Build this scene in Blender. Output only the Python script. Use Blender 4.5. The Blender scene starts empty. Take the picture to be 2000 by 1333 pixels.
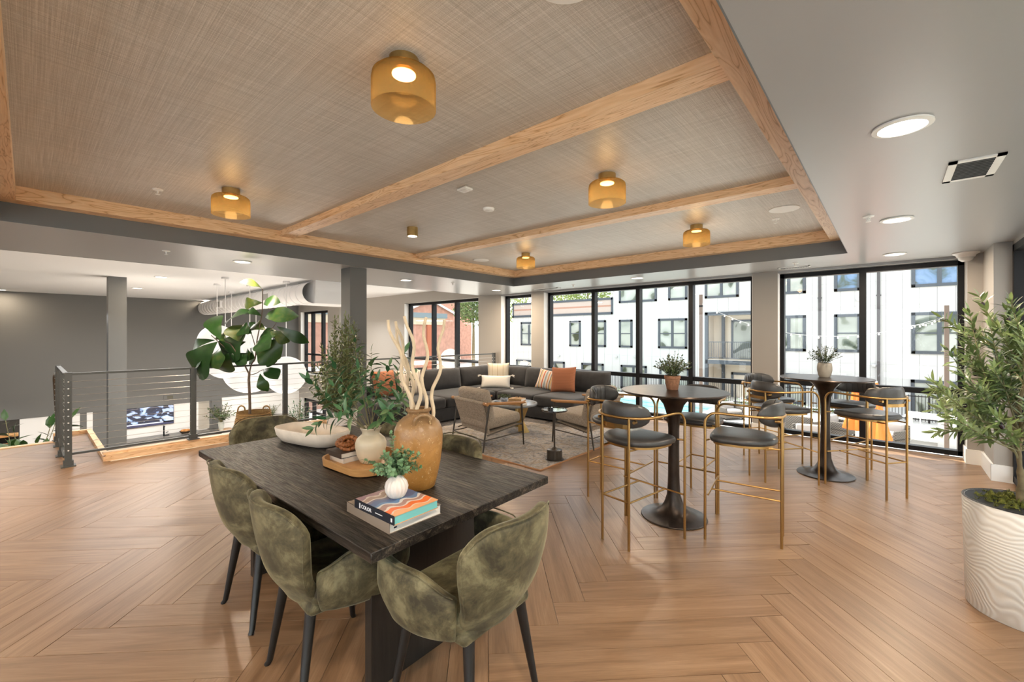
import bpy, bmesh, math, random
from mathutils import Vector, Matrix, Euler
random.seed(7)
sc = bpy.context.scene
col = sc.collection
PI = math.pi
# ------------------------------------------------------------ camera, world, sun, exposure
F, CAMZ, TH, HZ = 835.5, 1.52, math.radians(41.45), 654.0
cd = bpy.data.cameras.new('camera'); cam = bpy.data.objects.new('camera', cd); col.objects.link(cam)
cam.location = (0, 0, CAMZ); cam.rotation_euler = (PI/2, 0, TH)
cd.sensor_width = 36; cd.lens = F/2000*36; cd.shift_y = -(666.5-HZ)/2000
cd.clip_start = .02; cd.clip_end = 300
sc.camera = cam
w = bpy.data.worlds.new('sky'); sc.world = w; w.use_nodes = True
wn = w.node_tree.nodes; wb = wn['Background']
wb.inputs[0].default_value = (.89, .94, 1, 1); wb.inputs[1].default_value = 2.5
sd = bpy.data.lights.new('sun', 'SUN'); sd.energy = 12; sd.angle = .01; sd.color = (1, .93, .82)
so = bpy.data.objects.new('sun', sd); col.objects.link(so)
so.rotation_euler = Vector((.93*.47, -.36*.47, -.88)).to_track_quat('-Z', 'Y').to_euler()
sc.view_settings.view_transform = 'Standard'; sc.view_settings.look = 'None'
sc.view_settings.exposure = 0.5; sc.view_settings.gamma = 1; sc.view_settings.use_curve_mapping = False
sc.cycles.use_denoising = True; sc.cycles.max_bounces = 8; sc.cycles.diffuse_bounces = 5
sc.cycles.transparent_max_bounces = 16; sc.cycles.sample_clamp_indirect = 8
sc.cycles.caustics_reflective = False; sc.cycles.caustics_refractive = False
DOWN_W, PEND_W, ATR_W, GLOBE_E = 9, 2.4, 34, .68

def D(u, v, t):
    r = (u-1000)/F
    return Vector((t*(-math.sin(TH)+r*math.cos(TH)), t*(math.cos(TH)+r*math.sin(TH)), CAMZ+t*(HZ-v)/F))
# ------------------------------------------------------------ mesh helpers
class MB:
    def __init__(s): s.v = []; s.f = []; s.uv = {}
    def add(s, vs, fs, M=None):
        o = len(s.v)
        s.v += [tuple(M @ Vector(p)) for p in vs] if M is not None else [tuple(p) for p in vs]
        s.f += [tuple(i+o for i in f) for f in fs]; return s
    def box(s, x0, x1, y0, y1, z0, z1, M=None):
        return s.add([(x0,y0,z0),(x1,y0,z0),(x1,y1,z0),(x0,y1,z0),(x0,y0,z1),(x1,y0,z1),(x1,y1,z1),(x0,y1,z1)],
                     [(0,3,2,1),(4,5,6,7),(0,1,5,4),(1,2,6,5),(2,3,7,6),(3,0,4,7)], M)
    def lathe(s, prof, n=24, M=None, rib=None):
        vs = []; fs = []
        for r, z in prof:
            for k in range(n):
                a = 2*PI*k/n; rr = r*(1+(rib(a, z) if rib else 0)); vs.append((rr*math.cos(a), rr*math.sin(a), z))
        for j in range(len(prof)-1):
            for k in range(n):
                a = j*n+k; b = j*n+(k+1) % n; fs.append((a, b, b+n, a+n))
        if prof[0][0] > 1e-5: fs.append(tuple(range(n-1, -1, -1)))
        if prof[-1][0] > 1e-5: fs.append(tuple((len(prof)-1)*n+k for k in range(n)))
        return s.add(vs, fs, M)
    def tube(s, pts, r, n=8, closed=False, M=None):
        pts = [Vector(p) for p in pts]; m = len(pts); rs = r if isinstance(r, (list, tuple)) else [r]*m
        vs = []; fs = []; up = None
        for i, p in enumerate(pts):
            if closed: d = pts[(i+1) % m]-pts[i-1]
            else: d = pts[min(i+1, m-1)]-pts[max(i-1, 0)]
            if d.length < 1e-9: d = Vector((0, 0, 1))
            d.normalize()
            if up is None:
                up = Vector((0, 0, 1)) if abs(d.z) < .9 else Vector((1, 0, 0))
            a = d.cross(up)
            if a.length < 1e-6: a = d.orthogonal()
            a.normalize(); b = d.cross(a); b.normalize(); up = -b if False else a.cross(d)
            for k in range(n):
                t = 2*PI*k/n; vs.append(p+(a*math.cos(t)+b*math.sin(t))*rs[i])
        for i in range(m if closed else m-1):
            for k in range(n):
                q = i*n; q2 = ((i+1) % m)*n
                fs.append((q+k, q2+k, q2+(k+1) % n, q+(k+1) % n))
        if not closed: fs += [tuple(range(n)), tuple((m-1)*n+k for k in range(n-1, -1, -1))]
        return s.add(vs, fs, M)
    def cyl(s, p0, p1, r0, r1=None, n=12, M=None): return s.tube([p0, p1], [r0, r0 if r1 is None else r1], n, False, M)
    def grid(s, fn, nu, nv, M=None, closeu=False):
        vs = [fn(i/(nu-(0 if closeu else 1)), j/(nv-1)) for j in range(nv) for i in range(nu)]
        fs = [(j*nu+i, j*nu+(i+1) % nu, (j+1)*nu+(i+1) % nu, (j+1)*nu+i) for j in range(nv-1) for i in range(nu if closeu else nu-1)]
        return s.add(vs, fs, M)
    def rbox(s, cx, cy, cz, sx, sy, sz, r=.03, seg=3, M=None):
        bm = bmesh.new(); bmesh.ops.create_cube(bm, size=1)
        for v in bm.verts: v.co = Vector((v.co.x*sx+cx, v.co.y*sy+cy, v.co.z*sz+cz))
        bmesh.ops.bevel(bm, geom=bm.edges[:], offset=min(r, .49*min(sx, sy, sz)), segments=seg, profile=.5, affect='EDGES')
        bm.verts.index_update()
        vs = [tuple(v.co) for v in bm.verts]; fs = [tuple(v.index for v in f.verts) for f in bm.faces]; bm.free()
        return s.add(vs, fs, M)
    def mesh(s, name, m, ang=40, smooth=True):
        me = bpy.data.meshes.new(name); me.from_pydata(s.v, [], s.f); me.materials.append(m)
        if smooth:
            me.shade_smooth(); me.set_sharp_from_angle(angle=math.radians(ang))
        me.update(); return me
    def build(s, name, m, parent=None, loc=None, rz=0, ang=40, smooth=True):
        return link(s.mesh(name, m, ang, smooth), name, parent, loc, rz)
def link(me, name, parent=None, loc=None, rz=0):
    o = bpy.data.objects.new(name, me); col.objects.link(o)
    if parent: o.parent = parent
    if loc is not None: o.location = loc
    if rz: o.rotation_euler = (0, 0, rz)
    return o
def tag(o, label=None, cat=None, group=None, kind=None):
    if label: o['label'] = label
    if cat: o['category'] = cat
    if group: o['group'] = group
    if kind: o['kind'] = kind
    return o
def thing(name, label, cat, loc=(0, 0, 0), rz=0, group=None):
    o = bpy.data.objects.new(name, None); o.empty_display_size = .1; col.objects.link(o)
    o.location = loc; o.rotation_euler = (0, 0, rz); return tag(o, label, cat, group)
def dup(root, loc, rz, label, group=None):
    def cp(o, par):
        c = o.copy(); col.objects.link(c); c.parent = par
        for ch in o.children: cp(ch, c)
        return c
    r = cp(root, None); r.location = loc; r.rotation_euler = (0, 0, rz); r['label'] = label
    if group: r['group'] = group
    return r
def struct(o): o['kind'] = 'structure'; return o
def sub(o, n=1):
    m = o.modifiers.new('s', 'SUBSURF'); m.levels = n; m.render_levels = n; return o
def smooth_path(pts, k=4, closed=False):
    P = [Vector(p) for p in pts]; out = []; n = len(P)
    rng = range(n) if closed else range(n-1)
    for i in rng:
        if closed: a, b, c, d = P[i-1], P[i], P[(i+1) % n], P[(i+2) % n]
        else: a, b, c, d = P[max(i-1, 0)], P[i], P[i+1], P[min(i+2, n-1)]
        for j in range(k):
            t = j/k
            out.append(.5*((2*b)+(c-a)*t+(2*a-5*b+4*c-d)*t*t+(3*b-a-3*c+d)*t**3))
    if not closed: out.append(P[-1])
    return out
# ------------------------------------------------------------ materials
class NT:
    def __init__(s, name):
        s.m = bpy.data.materials.new(name); s.m.use_nodes = True; s.t = s.m.node_tree
        s.b = s.t.nodes['Principled BSDF']; s.o = s.t.nodes['Material Output']
    def n(s, typ, **kw):
        nd = s.t.nodes.new(typ)
        for k, v in kw.items():
            if k in nd.inputs: nd.inputs[k].default_value = v
            else: setattr(nd, k, v)
        return nd
    def l(s, a, b): s.t.links.new(a, b)
    def co(s, kind='Object', scale=(1, 1, 1)):
        c = s.n('ShaderNodeTexCoord'); mp = s.n('ShaderNodeMapping'); s.l(c.outputs[kind], mp.inputs[0])
        mp.inputs['Scale'].default_value = scale; return mp.outputs[0]
    def noise(s, vec, scale=5, detail=4, rough=.5, dist=0):
        nd = s.n('ShaderNodeTexNoise'); s.l(vec, nd.inputs['Vector'])
        nd.inputs['Scale'].default_value = scale; nd.inputs['Detail'].default_value = detail
        nd.inputs['Roughness'].default_value = rough; nd.inputs['Distortion'].default_value = dist
        return nd.outputs['Fac']
    def ramp(s, fac, stops, interp='LINEAR'):
        r = s.n('ShaderNodeValToRGB'); s.l(fac, r.inputs[0]); e = r.color_ramp; e.interpolation = interp
        while len(e.elements) < len(stops): e.elements.new(.5)
        for el, (p, c) in zip(e.elements, stops): el.position = p; el.color = tuple(c)+(1,) if len(c) == 3 else c
        return r.outputs[0]
    def mix(s, a, b, fac=.5, typ='MIX'):
        m = s.n('ShaderNodeMix', data_type='RGBA', blend_type=typ)
        for v, i in ((fac, 0), (a, 6), (b, 7)):
            if hasattr(v, 'is_linked') or hasattr(v, 'links'): s.l(v, m.inputs[i])
            else: m.inputs[i].default_value = v if i == 0 else tuple(v)+(1,)
        return m.outputs[2]
    def bump(s, h, strength=.3, dist=.01):
        b = s.n('ShaderNodeBump'); b.inputs['Strength'].default_value = strength; b.inputs['Distance'].default_value = dist
        s.l(h, b.inputs['Height']); s.l(b.outputs[0], s.b.inputs['Normal'])
    def set(s, **kw):
        for k, v in kw.items():
            k = k.replace('_', ' ')
            s.b.inputs[k].default_value = v
        return s
def plain(name, c, rough=.5, metal=0, var=0, vs=8, bump=0, bs=60, **kw):
    t = NT(name); t.b.inputs['Base Color'].default_value = tuple(c)+(1,); t.set(Roughness=rough, Metallic=metal, **kw)
    if var:
        f = t.noise(t.co(), vs, 4); lo = [x*(1-var) for x in c]; hi = [min(1, x*(1+var)) for x in c]
        t.l(t.ramp(f, [(.3, lo), (.7, hi)]), t.b.inputs['Base Color'])
    if bump: t.bump(t.noise(t.co(), bs, 3), bump, .004)
    return t.m
def wood(name, c0, c1, scale, rough=.5, bump=.15, kind='Object', dist=.6, mid=None, spots=0):
    t = NT(name); v = t.co(kind, scale)
    f = t.noise(v, 1, 6, .6, dist); g = t.noise(v, 4.3, 5, .7, dist*.5)
    st = [(.3, c0), (.7, c1)] if mid is None else [(.25, c0), (.5, mid), (.75, c1)]
    a = t.ramp(f, st); b = t.ramp(g, [(.35, [x*.82 for x in c0]), (.6, c1)])
    t.l(t.mix(a, b, .4), t.b.inputs['Base Color']); t.set(Roughness=rough)
    if bump: t.bump(g, bump, .003)
    return t.m
def emis(name, c, e):
    t = NT(name); t.set(Roughness=.5); t.b.inputs['Base Color'].default_value = (.02, .02, .02, 1)
    t.b.inputs['Emission Color'].default_value = tuple(c)+(1,); t.b.inputs['Emission Strength'].default_value = e; return t.m
def fres(t, ior=1.45):
    fr = t.n('ShaderNodeFresnel'); fr.inputs[0].default_value = ior; g = t.n('ShaderNodeNewGeometry')
    a = t.n('ShaderNodeMath', operation='SUBTRACT'); a.inputs[0].default_value = 1; t.l(g.outputs['Backfacing'], a.inputs[1])
    m = t.n('ShaderNodeMath', operation='MULTIPLY'); t.l(a.outputs[0], m.inputs[0]); t.l(fr.outputs[0], m.inputs[1]); return m.outputs[0]
def glass(name, tint=(1, 1, 1), rough=0, refl=1, wave=0):
    t = NT(name); tr = t.n('ShaderNodeBsdfTransparent'); tr.inputs[0].default_value = tuple(tint)+(1,)
    gl = t.n('ShaderNodeBsdfGlossy'); gl.inputs['Roughness'].default_value = rough; gl.inputs[0].default_value = (refl, refl, refl, 1)
    mx = t.n('ShaderNodeMixShader'); t.l(fres(t), mx.inputs[0]); t.l(tr.outputs[0], mx.inputs[1]); t.l(gl.outputs[0], mx.inputs[2]); t.l(mx.outputs[0], t.o.inputs[0])
    return t.m
M = {}
# floor planks (UV: u along the grain in metres, v across)
t = NT('oak_plank'); v = t.co('UV', (1.1, 14, 1)); f = t.noise(v, 1, 6, .62, .9); g = t.noise(t.co('UV', (5, 130, 1)), 1, 4, .7, .2)
lo = t.noise(t.co('UV', (.06, .5, 1)), 1, 1, .5)
a = t.ramp(f, [(.30, (.172, .094, .047)), (.5, (.243, .143, .079)), (.70, (.315, .197, .116))])
b = t.ramp(g, [(.3, (.80, .78, .76)), (.6, (1, 1, 1))]); cc = t.mix(a, b, .8, 'MULTIPLY')
d = t.ramp(lo, [(.3, (.86, .85, .83)), (.7, (1.08, 1.08, 1.08))])
t.l(t.mix(cc, d, 1, 'MULTIPLY'), t.b.inputs['Base Color']); t.set(Roughness=.33); t.b.inputs['Specular IOR Level'].default_value = .42
t.bump(g, .12, .002); M['plank'] = t.m
M['sub'] = plain('floor_joint', (.16, .10, .06), .7)
for ax, nm in ((0, 'x'), (1, 'y')):
    s_ = [14, 14, 14]; s_[ax] = 1.3
    t = NT('ash_trim_'+nm); v = t.co('Object', tuple(s_)); f = t.noise(v, .8, 2, .4, 1.6)
    wv = t.n('ShaderNodeMath', operation='MULTIPLY'); t.l(f, wv.inputs[0]); wv.inputs[1].default_value = 16
    fr = t.n('ShaderNodeMath', operation='PINGPONG'); t.l(wv.outputs[0], fr.inputs[0]); fr.inputs[1].default_value = 1
    a = t.ramp(fr.outputs[0], [(.0, (.50, .27, .12)), (.18, (.76, .49, .27)), (1, (.85, .60, .37))])
    g = t.noise(t.co('Object', tuple(9*q for q in s_)), 1, 3, .6)
    t.l(t.mix(a, t.ramp(g, [(.3, (.88, .86, .84)), (.6, (1, 1, 1))]), .7, 'MULTIPLY'), t.b.inputs['Base Color'])
    t.set(Roughness=.45); M['ash'+nm] = t.m
t = NT('woven_wallpaper')
f1 = t.noise(t.co('Object', (330, 2.2, 1)), 1, 2, .6); f2 = t.noise(t.co('Object', (2.2, 330, 1)), 1, 2, .6)
f3 = t.noise(t.co('Object', (420, 420, 1)), 1, 2, .6)
mx = t.mix(f1, f2, .5); mx = t.mix(mx, f3, .3)
t.l(t.ramp(mx, [(.36, (.32, .285, .24)), (.5, (.49, .45, .40)), (.62, (.69, .65, .60))]), t.b.inputs['Base Color'])
t.set(Roughness=.48); t.b.inputs['Specular IOR Level'].default_value = .5; t.bump(mx, .25, .002); M['paper'] = t.m
M['soffit'] = plain('grey_satin_ceiling', (.33, .33, .33), .30, bump=.03, bs=25)
M['fascia'] = plain('charcoal_fascia', (.13, .138, .142), .4)
M['white_ceil'] = plain('white_ceiling', (.84, .84, .85), .7)
M['beige'] = plain('warm_grey_wall', (.325, .30, .27), .6, bump=.05, bs=200)
M['grey_wall'] = plain('dark_grey_wall', (.125, .125, .12), .55)
M['white_wall'] = plain('white_wall', (.74, .73, .71), .6)
M['base'] = plain('white_baseboard', (.80, .79, .76), .45)
M['jamb'] = plain('white_jamb', (.78, .77, .75), .5)
M['col'] = plain('charcoal_column', (.13, .135, .135), .45)
M['black'] = plain('black_window_frame', (.004, .004, .005), .5, Specular_IOR_Level=.25)
M['steel'] = plain('charcoal_steel', (.075, .08, .08), .42, .2)
M['cable'] = plain('steel_cable', (.62, .60, .57), .3, .9)
M['rivet'] = plain('rivet_steel', (.8, .8, .8), .3, .8)
M['glass'] = glass('window_glass', (.97, .985, .98))
M['brass'] = plain('aged_brass', (.46, .32, .13), .32, 1, var=.12, vs=20)
M['stoolbrass'] = plain('bronze_brass', (.42, .255, .095), .34, 1, var=.08, vs=10)
M['leather'] = plain('grey_leather', (.036, .034, .033), .34, bump=.12, bs=160)
t = NT('green_velvet'); v = t.co('Object', (1, 1, 1)); f = t.noise(v, 8, 6, .68, .35)
t.l(t.ramp(f, [(.38, (.028, .022, .009)), (.5, (.078, .066, .031)), (.62, (.168, .147, .078))]), t.b.inputs['Base Color'])
t.set(Roughness=.75, Sheen_Weight=.35, Sheen_Roughness=.35); t.b.inputs['Sheen Tint'].default_value = (.7, .66, .45, 1)
t.bump(t.noise(v, 18, 3), .15, .004); M['velvet'] = t.m
M['black_wood'] = plain('black_leg', (.009, .009, .009), .35)
t = NT('charred_oak'); v = t.co('Object', (1.6, 24, 24)); f = t.noise(v, 1, 6, .65, 1.1); g = t.noise(t.co('Object', (7, 150, 150)), 1, 4, .7, .3)
a = t.ramp(f, [(.38, (.003, .0025, .002)), (.48, (.011, .0085, .0065)), (.56, (.032, .025, .019)), (.66, (.08, .064, .048))])
t.l(t.mix(a, t.ramp(g, [(.40, (.15, .14, .13)), (.56, (1.5, 1.45, 1.4))]), .9, 'MULTIPLY'), t.b.inputs['Base Color'])
rr = t.ramp(g, [(.35, (.6, .6, .6)), (.6, (.31, .31, .31))]); t.l(rr, t.b.inputs['Roughness'])
t.b.inputs['Specular IOR Level'].default_value = .35; t.bump(t.mix(f, g, .6), .6, .004); M['charred'] = t.m
M['charred_leg'] = wood('charred_oak_upright', (.006, .005, .004), (.022, .018, .015), (24, 24, 1.5), .45, .2)
M['table_bronze'] = plain('dark_bronze', (.045, .034, .028), .32, .75, var=.35, vs=12, bump=.06, bs=30)
M['sofa'] = plain('charcoal_velvet', (.024, .023, .024), .85, var=.25, vs=9, Sheen_Weight=.2, Sheen_Roughness=.4)
t = NT('oatmeal_linen'); v = t.co('Object', (1, 1, 1)); f1 = t.noise(t.co('Object', (300, 40, 300)), 1, 2); f2 = t.noise(t.co('Object', (40, 300, 40)), 1, 2)
t.l(t.ramp(t.mix(f1, f2, .5), [(.35, (.17, .135, .10)), (.65, (.40, .34, .275))]), t.b.inputs['Base Color']); t.set(Roughness=.9); M['linen'] = t.m
M['tan'] = plain('tan_leather_wood', (.36, .17, .055), .4)
M['darkmetal'] = plain('gunmetal', (.07, .06, .05), .35, .8)
M['white_fabric'] = plain('white_fabric', (.70, .66, .60), .9, bump=.3, bs=80)
def stripes(name, axis, scale, stops, interp='CONSTANT'):
    t = NT(name); s = t.n('ShaderNodeSeparateXYZ'); t.l(t.co('Object'), s.inputs[0])
    m = t.n('ShaderNodeMath', operation='MULTIPLY'); t.l(s.outputs[axis], m.inputs[0]); m.inputs[1].default_value = scale
    a = t.n('ShaderNodeMath', operation='ADD'); t.l(m.outputs[0], a.inputs[0]); a.inputs[1].default_value = 20.0
    fr = t.n('ShaderNodeMath', operation='FRACT'); t.l(a.outputs[0], fr.inputs[0])
    t.l(t.ramp(fr.outputs[0], stops, interp), t.b.inputs['Base Color']); t.set(Roughness=.9); return t.m
M['rust'] = stripes('rust_corduroy', 2, 60, [(0, (.30, .105, .045)), (.5, (.37, .14, .07)), (.9, (.2, .07, .03))], 'LINEAR')
M['stripeA'] = stripes('beige_windowpane_fabric', 0, 9, [(0, (.62, .54, .42)), (.86, (.30, .20, .07)), (.92, (.62, .54, .42))])
M['stripeB'] = stripes('multicolour_stripe', 0, 4.2, [(0, (.62, .55, .48)), (.14, (.55, .22, .08)), (.22, (.62, .55, .48)), (.34, (.12, .13, .15)), (.40, (.62, .42, .2)), (.52, (.62, .55, .48)), (.66, (.5, .12, .05)), (.76, (.62, .55, .48)), (.88, (.25, .3, .33))])
M['stripeC'] = stripes('thin_dark_stripe', 0, 16, [(0, (.60, .52, .44)), (.75, (.12, .09, .08)), (.9, (.60, .52, .44))])
# rug
t = NT('faded_rug'); v = t.co('Object'); f = t.noise(v, 6, 8, .75, 1.5); g = t.noise(v, 40, 5, .8)
a = t.ramp(f, [(.34, (.075, .075, .09)), (.43, (.25, .235, .23)), (.51, (.38, .36, .345)), (.57, (.33, .26, .19)), (.66, (.18, .19, .215))])
vo = t.n('ShaderNodeTexVoronoi', feature='DISTANCE_TO_EDGE'); t.l(v, vo.inputs['Vector']); vo.inputs['Scale'].default_value = 3.2
ln = t.ramp(vo.outputs[0], [(.0, (.55, .52, .52)), (.05, (1, 1, 1))])
a = t.mix(a, ln, .6, 'MULTIPLY'); t.l(t.mix(a, t.ramp(g, [(.35, (.6, .6, .62)), (.6, (1.15, 1.12, 1.1))]), .8, 'MULTIPLY'), t.b.inputs['Base Color'])
t.set(Roughness=.95); M['rug'] = t.m; M['rugedge'] = plain('rug_binding', (.38, .19, .09), .9)
M['basket'] = None
t = NT('seagrass_weave'); wv = t.n('ShaderNodeTexWave'); t.l(t.co('Object'), wv.inputs[0]); wv.bands_direction = 'Z'; wv.inputs['Scale'].default_value = 26; wv.inputs['Distortion'].default_value = 2
wv.inputs['Detail Scale'].default_value = 8
t.l(t.ramp(wv.outputs['Fac'], [(.1, (.20, .11, .035)), (.6, (.50, .31, .12)), (1, (.58, .38, .17))]), t.b.inputs['Base Color'])
t.set(Roughness=.8); t.bump(wv.outputs['Fac'], .8, .01); M['basket'] = t.m
# plants
def leafmat(name, c0, c1, c2=None, sc_=3, rough=.4):
    t = NT(name); oi = t.n('ShaderNodeObjectInfo'); f = t.noise(t.co('Generated'), sc_, 3)
    ad = t.n('ShaderNodeMath', operation='ADD'); t.l(oi.outputs['Random'], ad.inputs[0]); t.l(f, ad.inputs[1])
    hf = t.n('ShaderNodeMath', operation='MULTIPLY'); t.l(ad.outputs[0], hf.inputs[0]); hf.inputs[1].default_value = .55
    t.l(t.ramp(hf.outputs[0], [(.15, c0), (.6, c1), (.95, c2 or c1)]), t.b.inputs['Base Color'])
    t.set(Roughness=rough); t.b.inputs['Subsurface Weight'].default_value = 0; return t.m
M['fig'] = leafmat('fig_leaf', (.010, .038, .010), (.028, .085, .018), (.12, .13, .03), 5, .30)
M['olive'] = leafmat('olive_leaf', (.035, .07, .02), (.075, .125, .035), (.25, .32, .12), 2, .38)
M['ruscus'] = leafmat('vase_leaf', (.018, .07, .025), (.05, .14, .055), (.17, .24, .10), 2, .38)
M['bush'] = leafmat('bush_leaf', (.10, .13, .045), (.23, .28, .11), (.38, .43, .22), 9, .5)
M['euca'] = leafmat('eucalyptus_leaf', (.06, .13, .07), (.15, .27, .13), (.33, .42, .12), 9, .45)
M['smallplant'] = leafmat('small_plant_leaf', (.02, .035, .012), (.06, .09, .03), (.15, .18, .07), 9, .5)
M['tree'] = leafmat('outdoor_tree_leaf', (.05, .09, .02), (.18, .24, .05), (.42, .45, .12), 6, .6)
M['bark'] = plain('bark', (.17, .13, .07), .9, var=.35, vs=25, bump=.8, bs=50)
M['twig'] = plain('twig', (.20, .18, .09), .8)
M['figbark'] = plain('fig_bark', (.13, .095, .07), .85, var=.25, vs=20)
t = NT('green_moss'); v = t.co('Object'); f = t.noise(v, 45, 5, .7)
t.l(t.ramp(f, [(.35, (.035, .04, .006)), (.55, (.15, .16, .02)), (.7, (.30, .28, .05))]), t.b.inputs['Base Color']); t.set(Roughness=1); t.bump(f, 1, .02); M['moss'] = t.m
M['soil'] = plain('soil', (.04, .025, .015), 1, bump=.6, bs=60)
# textured white planter with swirling comb marks
t = NT('combed_white_planter'); v = t.co('Object'); wv = t.n('ShaderNodeTexWave', wave_type='RINGS'); t.l(v, wv.inputs[0])
wv.inputs['Scale'].default_value = 13; wv.inputs['Distortion'].default_value = 34; wv.inputs['Detail'].default_value = 1.2; wv.inputs['Detail Scale'].default_value = .32
t.l(t.ramp(wv.outputs['Fac'], [(.0, (.60, .57, .52)), (.5, (.68, .66, .62)), (1, (.71, .70, .67))]), t.b.inputs['Base Color']); t.set(Roughness=.45); t.bump(wv.outputs['Fac'], .35, .004); M['planter'] = t.m
M['white_pot'] = plain('white_ceramic', (.72, .69, .66), .5)
M['white_gloss'] = plain('white_glazed', (.62, .58, .54), .28)
M['terracotta'] = plain('terracotta', (.27, .125, .065), .85, var=.25, vs=60)
M['stone_pot'] = plain('stone_pot', (.33, .29, .235), .8, var=.15, vs=12)
M['cream_vase'] = plain('cream_vase', (.55, .47, .34), .42, var=.05)
M['travertine'] = plain('bleached_wood_bowl', (.66, .58, .49), .7, var=.08, vs=14)
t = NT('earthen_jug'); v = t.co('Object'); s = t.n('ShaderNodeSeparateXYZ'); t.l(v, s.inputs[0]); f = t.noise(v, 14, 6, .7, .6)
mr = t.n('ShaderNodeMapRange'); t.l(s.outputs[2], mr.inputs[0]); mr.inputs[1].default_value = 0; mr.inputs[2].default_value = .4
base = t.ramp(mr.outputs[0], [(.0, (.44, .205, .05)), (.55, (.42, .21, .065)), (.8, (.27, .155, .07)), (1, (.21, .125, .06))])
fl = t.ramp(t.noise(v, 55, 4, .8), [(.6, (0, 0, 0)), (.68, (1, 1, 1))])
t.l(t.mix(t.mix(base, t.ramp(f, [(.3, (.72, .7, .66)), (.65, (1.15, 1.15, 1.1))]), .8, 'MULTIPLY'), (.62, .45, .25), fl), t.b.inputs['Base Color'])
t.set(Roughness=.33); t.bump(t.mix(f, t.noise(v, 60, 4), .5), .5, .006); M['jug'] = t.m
M['driftwood'] = plain('driftwood', (.58, .47, .33), .8, var=.12, vs=20)
M['traywood'] = wood('tray_wood', (.42, .21, .075), (.56, .31, .12), (3, 3, 40), .35)
M['wicker'] = plain('dark_rattan', (.26, .085, .02), .5, var=.4, vs=120, bump=1, bs=180)
M['paperedge'] = plain('book_pages', (.70, .66, .60), .8)
# ------------------------------------------------------------ the room shell
C, PZ, WZ, AZ = 2.472, 2.752, 2.634, 2.729         # soffit, papered tray, trim underside, atrium ceiling
LZ = -2.75                                          # lower floor
XR = 1.0                                           # glass line of the right wall
YB = -3.6
fl = MB().box(-7.0, XR+.1, YB, 7.72, -.3, -.012).box(-9.32, -7.0, .28, .66, -.3, -.012).box(-8.86, -7.0, YB, .28, -.3, -.012).build('floor', M['sub']); struct(fl)
# herringbone planks 184 x 1223 mm at 45 degrees
def clip(poly, a, b, c):                            # keep a*x+b*y<=c
    out = []
    for i in range(len(poly)):
        p, q = poly[i], poly[(i+1) % len(poly)]; dp = a*p[0]+b*p[1]-c; dq = a*q[0]+b*q[1]-c
        if dp <= 0: out.append(p)
        if (dp < 0) != (dq < 0) and dp != dq:
            t = dp/(dp-dq); out.append((p[0]+(q[0]-p[0])*t, p[1]+(q[1]-p[1])*t))
    return out
def area(p): return abs(sum(p[i][0]*p[(i+1) % len(p)][1]-p[(i+1) % len(p)][0]*p[i][1] for i in range(len(p))))/2
PW, PL, X0, Y0, S2 = .184, 1.2235, -1.300, 2.36, math.sqrt(.5)
planks = []
for m_ in range(-8, 9):
    for j in range(-60, 60):
        for kind in (0, 1):
            if kind == 0: p0, q0, lp, lq = j*PW+m_*PL, j*PW-m_*PL, PL, PW
            else: p0, q0, lp, lq = j*PW+PL+m_*PL, (j+1)*PW-PL-m_*PL, PW, PL
            g = .0009
            cs = [(p0+g, q0+g), (p0+lp-g, q0+g), (p0+lp-g, q0+lq-g), (p0+g, q0+lq-g)]
            cx, cy = (p0+lp/2-q0-lq/2)*S2+X0, (p0+lp/2+q0+lq/2)*S2+Y0
            if not (-10.5 < cx < 2.5 and YB-1 < cy < 8.6): continue
            poly = [((p-q)*S2+X0, (p+q)*S2+Y0) for p, q in cs]
            pieces = []
            for (x0, x1, y0, y1) in ((-7.0, XR+.03, YB, 7.66), (-9.3, -7.0, .28, .64), (-8.82, -7.0, YB, .28)):
                c_ = clip(clip(clip(clip(poly, 1, 0, x1), -1, 0, -x0), 0, 1, y1), 0, -1, -y0)
                if len(c_) > 2 and area(c_) > .002: pieces.append((c_, x0 > -7.1))
            for c_, main in pieces:
                mx = sum(p[0] for p in c_)/len(c_); my = sum(p[1] for p in c_)/len(c_)
                t_ = -mx*math.sin(TH)+my*math.cos(TH)
                u = 1000+F*(mx*math.cos(TH)+my*math.sin(TH))/max(t_, .1) if t_ > .1 else -9999
                v = HZ+F*CAMZ/max(t_, .1)
                vis = t_ > .1 and -250 < u < 2250 and v < 1560
                planks.append((vis, area(c_)/max(t_, .3)**2.5, c_, kind, (p0, q0)))
def plank_mb(mb, uvs, c_, kind, o):
    n = len(c_); b = len(mb.v); th = .011; e = .0012
    mx = sum(p[0] for p in c_)/n; my = sum(p[1] for p in c_)/n
    h = random.uniform(-.0004, .0004)
    mb.v += [(x, y, -.012) for x, y in c_]+[(x, y, -e+h) for x, y in c_]+[(x+(mx-x)*.004, y+(my-y)*.004, h) for x, y in c_]
    # orientation
    sgn = sum(c_[i][0]*c_[(i+1) % n][1]-c_[(i+1) % n][0]*c_[i][1] for i in range(n))
    top = tuple(b+2*n+i for i in range(n)); mb.f.append(top if sgn > 0 else top[::-1])
    for i in range(n):
        k = (i+1) % n
        for a in (0, n):
            q = (b+a+i, b+a+k, b+a+n+k, b+a+n+i); mb.f.append(q if sgn > 0 else q[::-1])
    ou, ov = random.uniform(0, 60), random.uniform(0, 60)
    for p in mb.v[b:]:
        P_ = ((p[0]-X0)+(p[1]-Y0))*S2; Q_ = ((p[1]-Y0)-(p[0]-X0))*S2
        uvs.append((P_+ou, Q_+ov) if kind == 0 else (Q_+ou, P_+ov))
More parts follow.
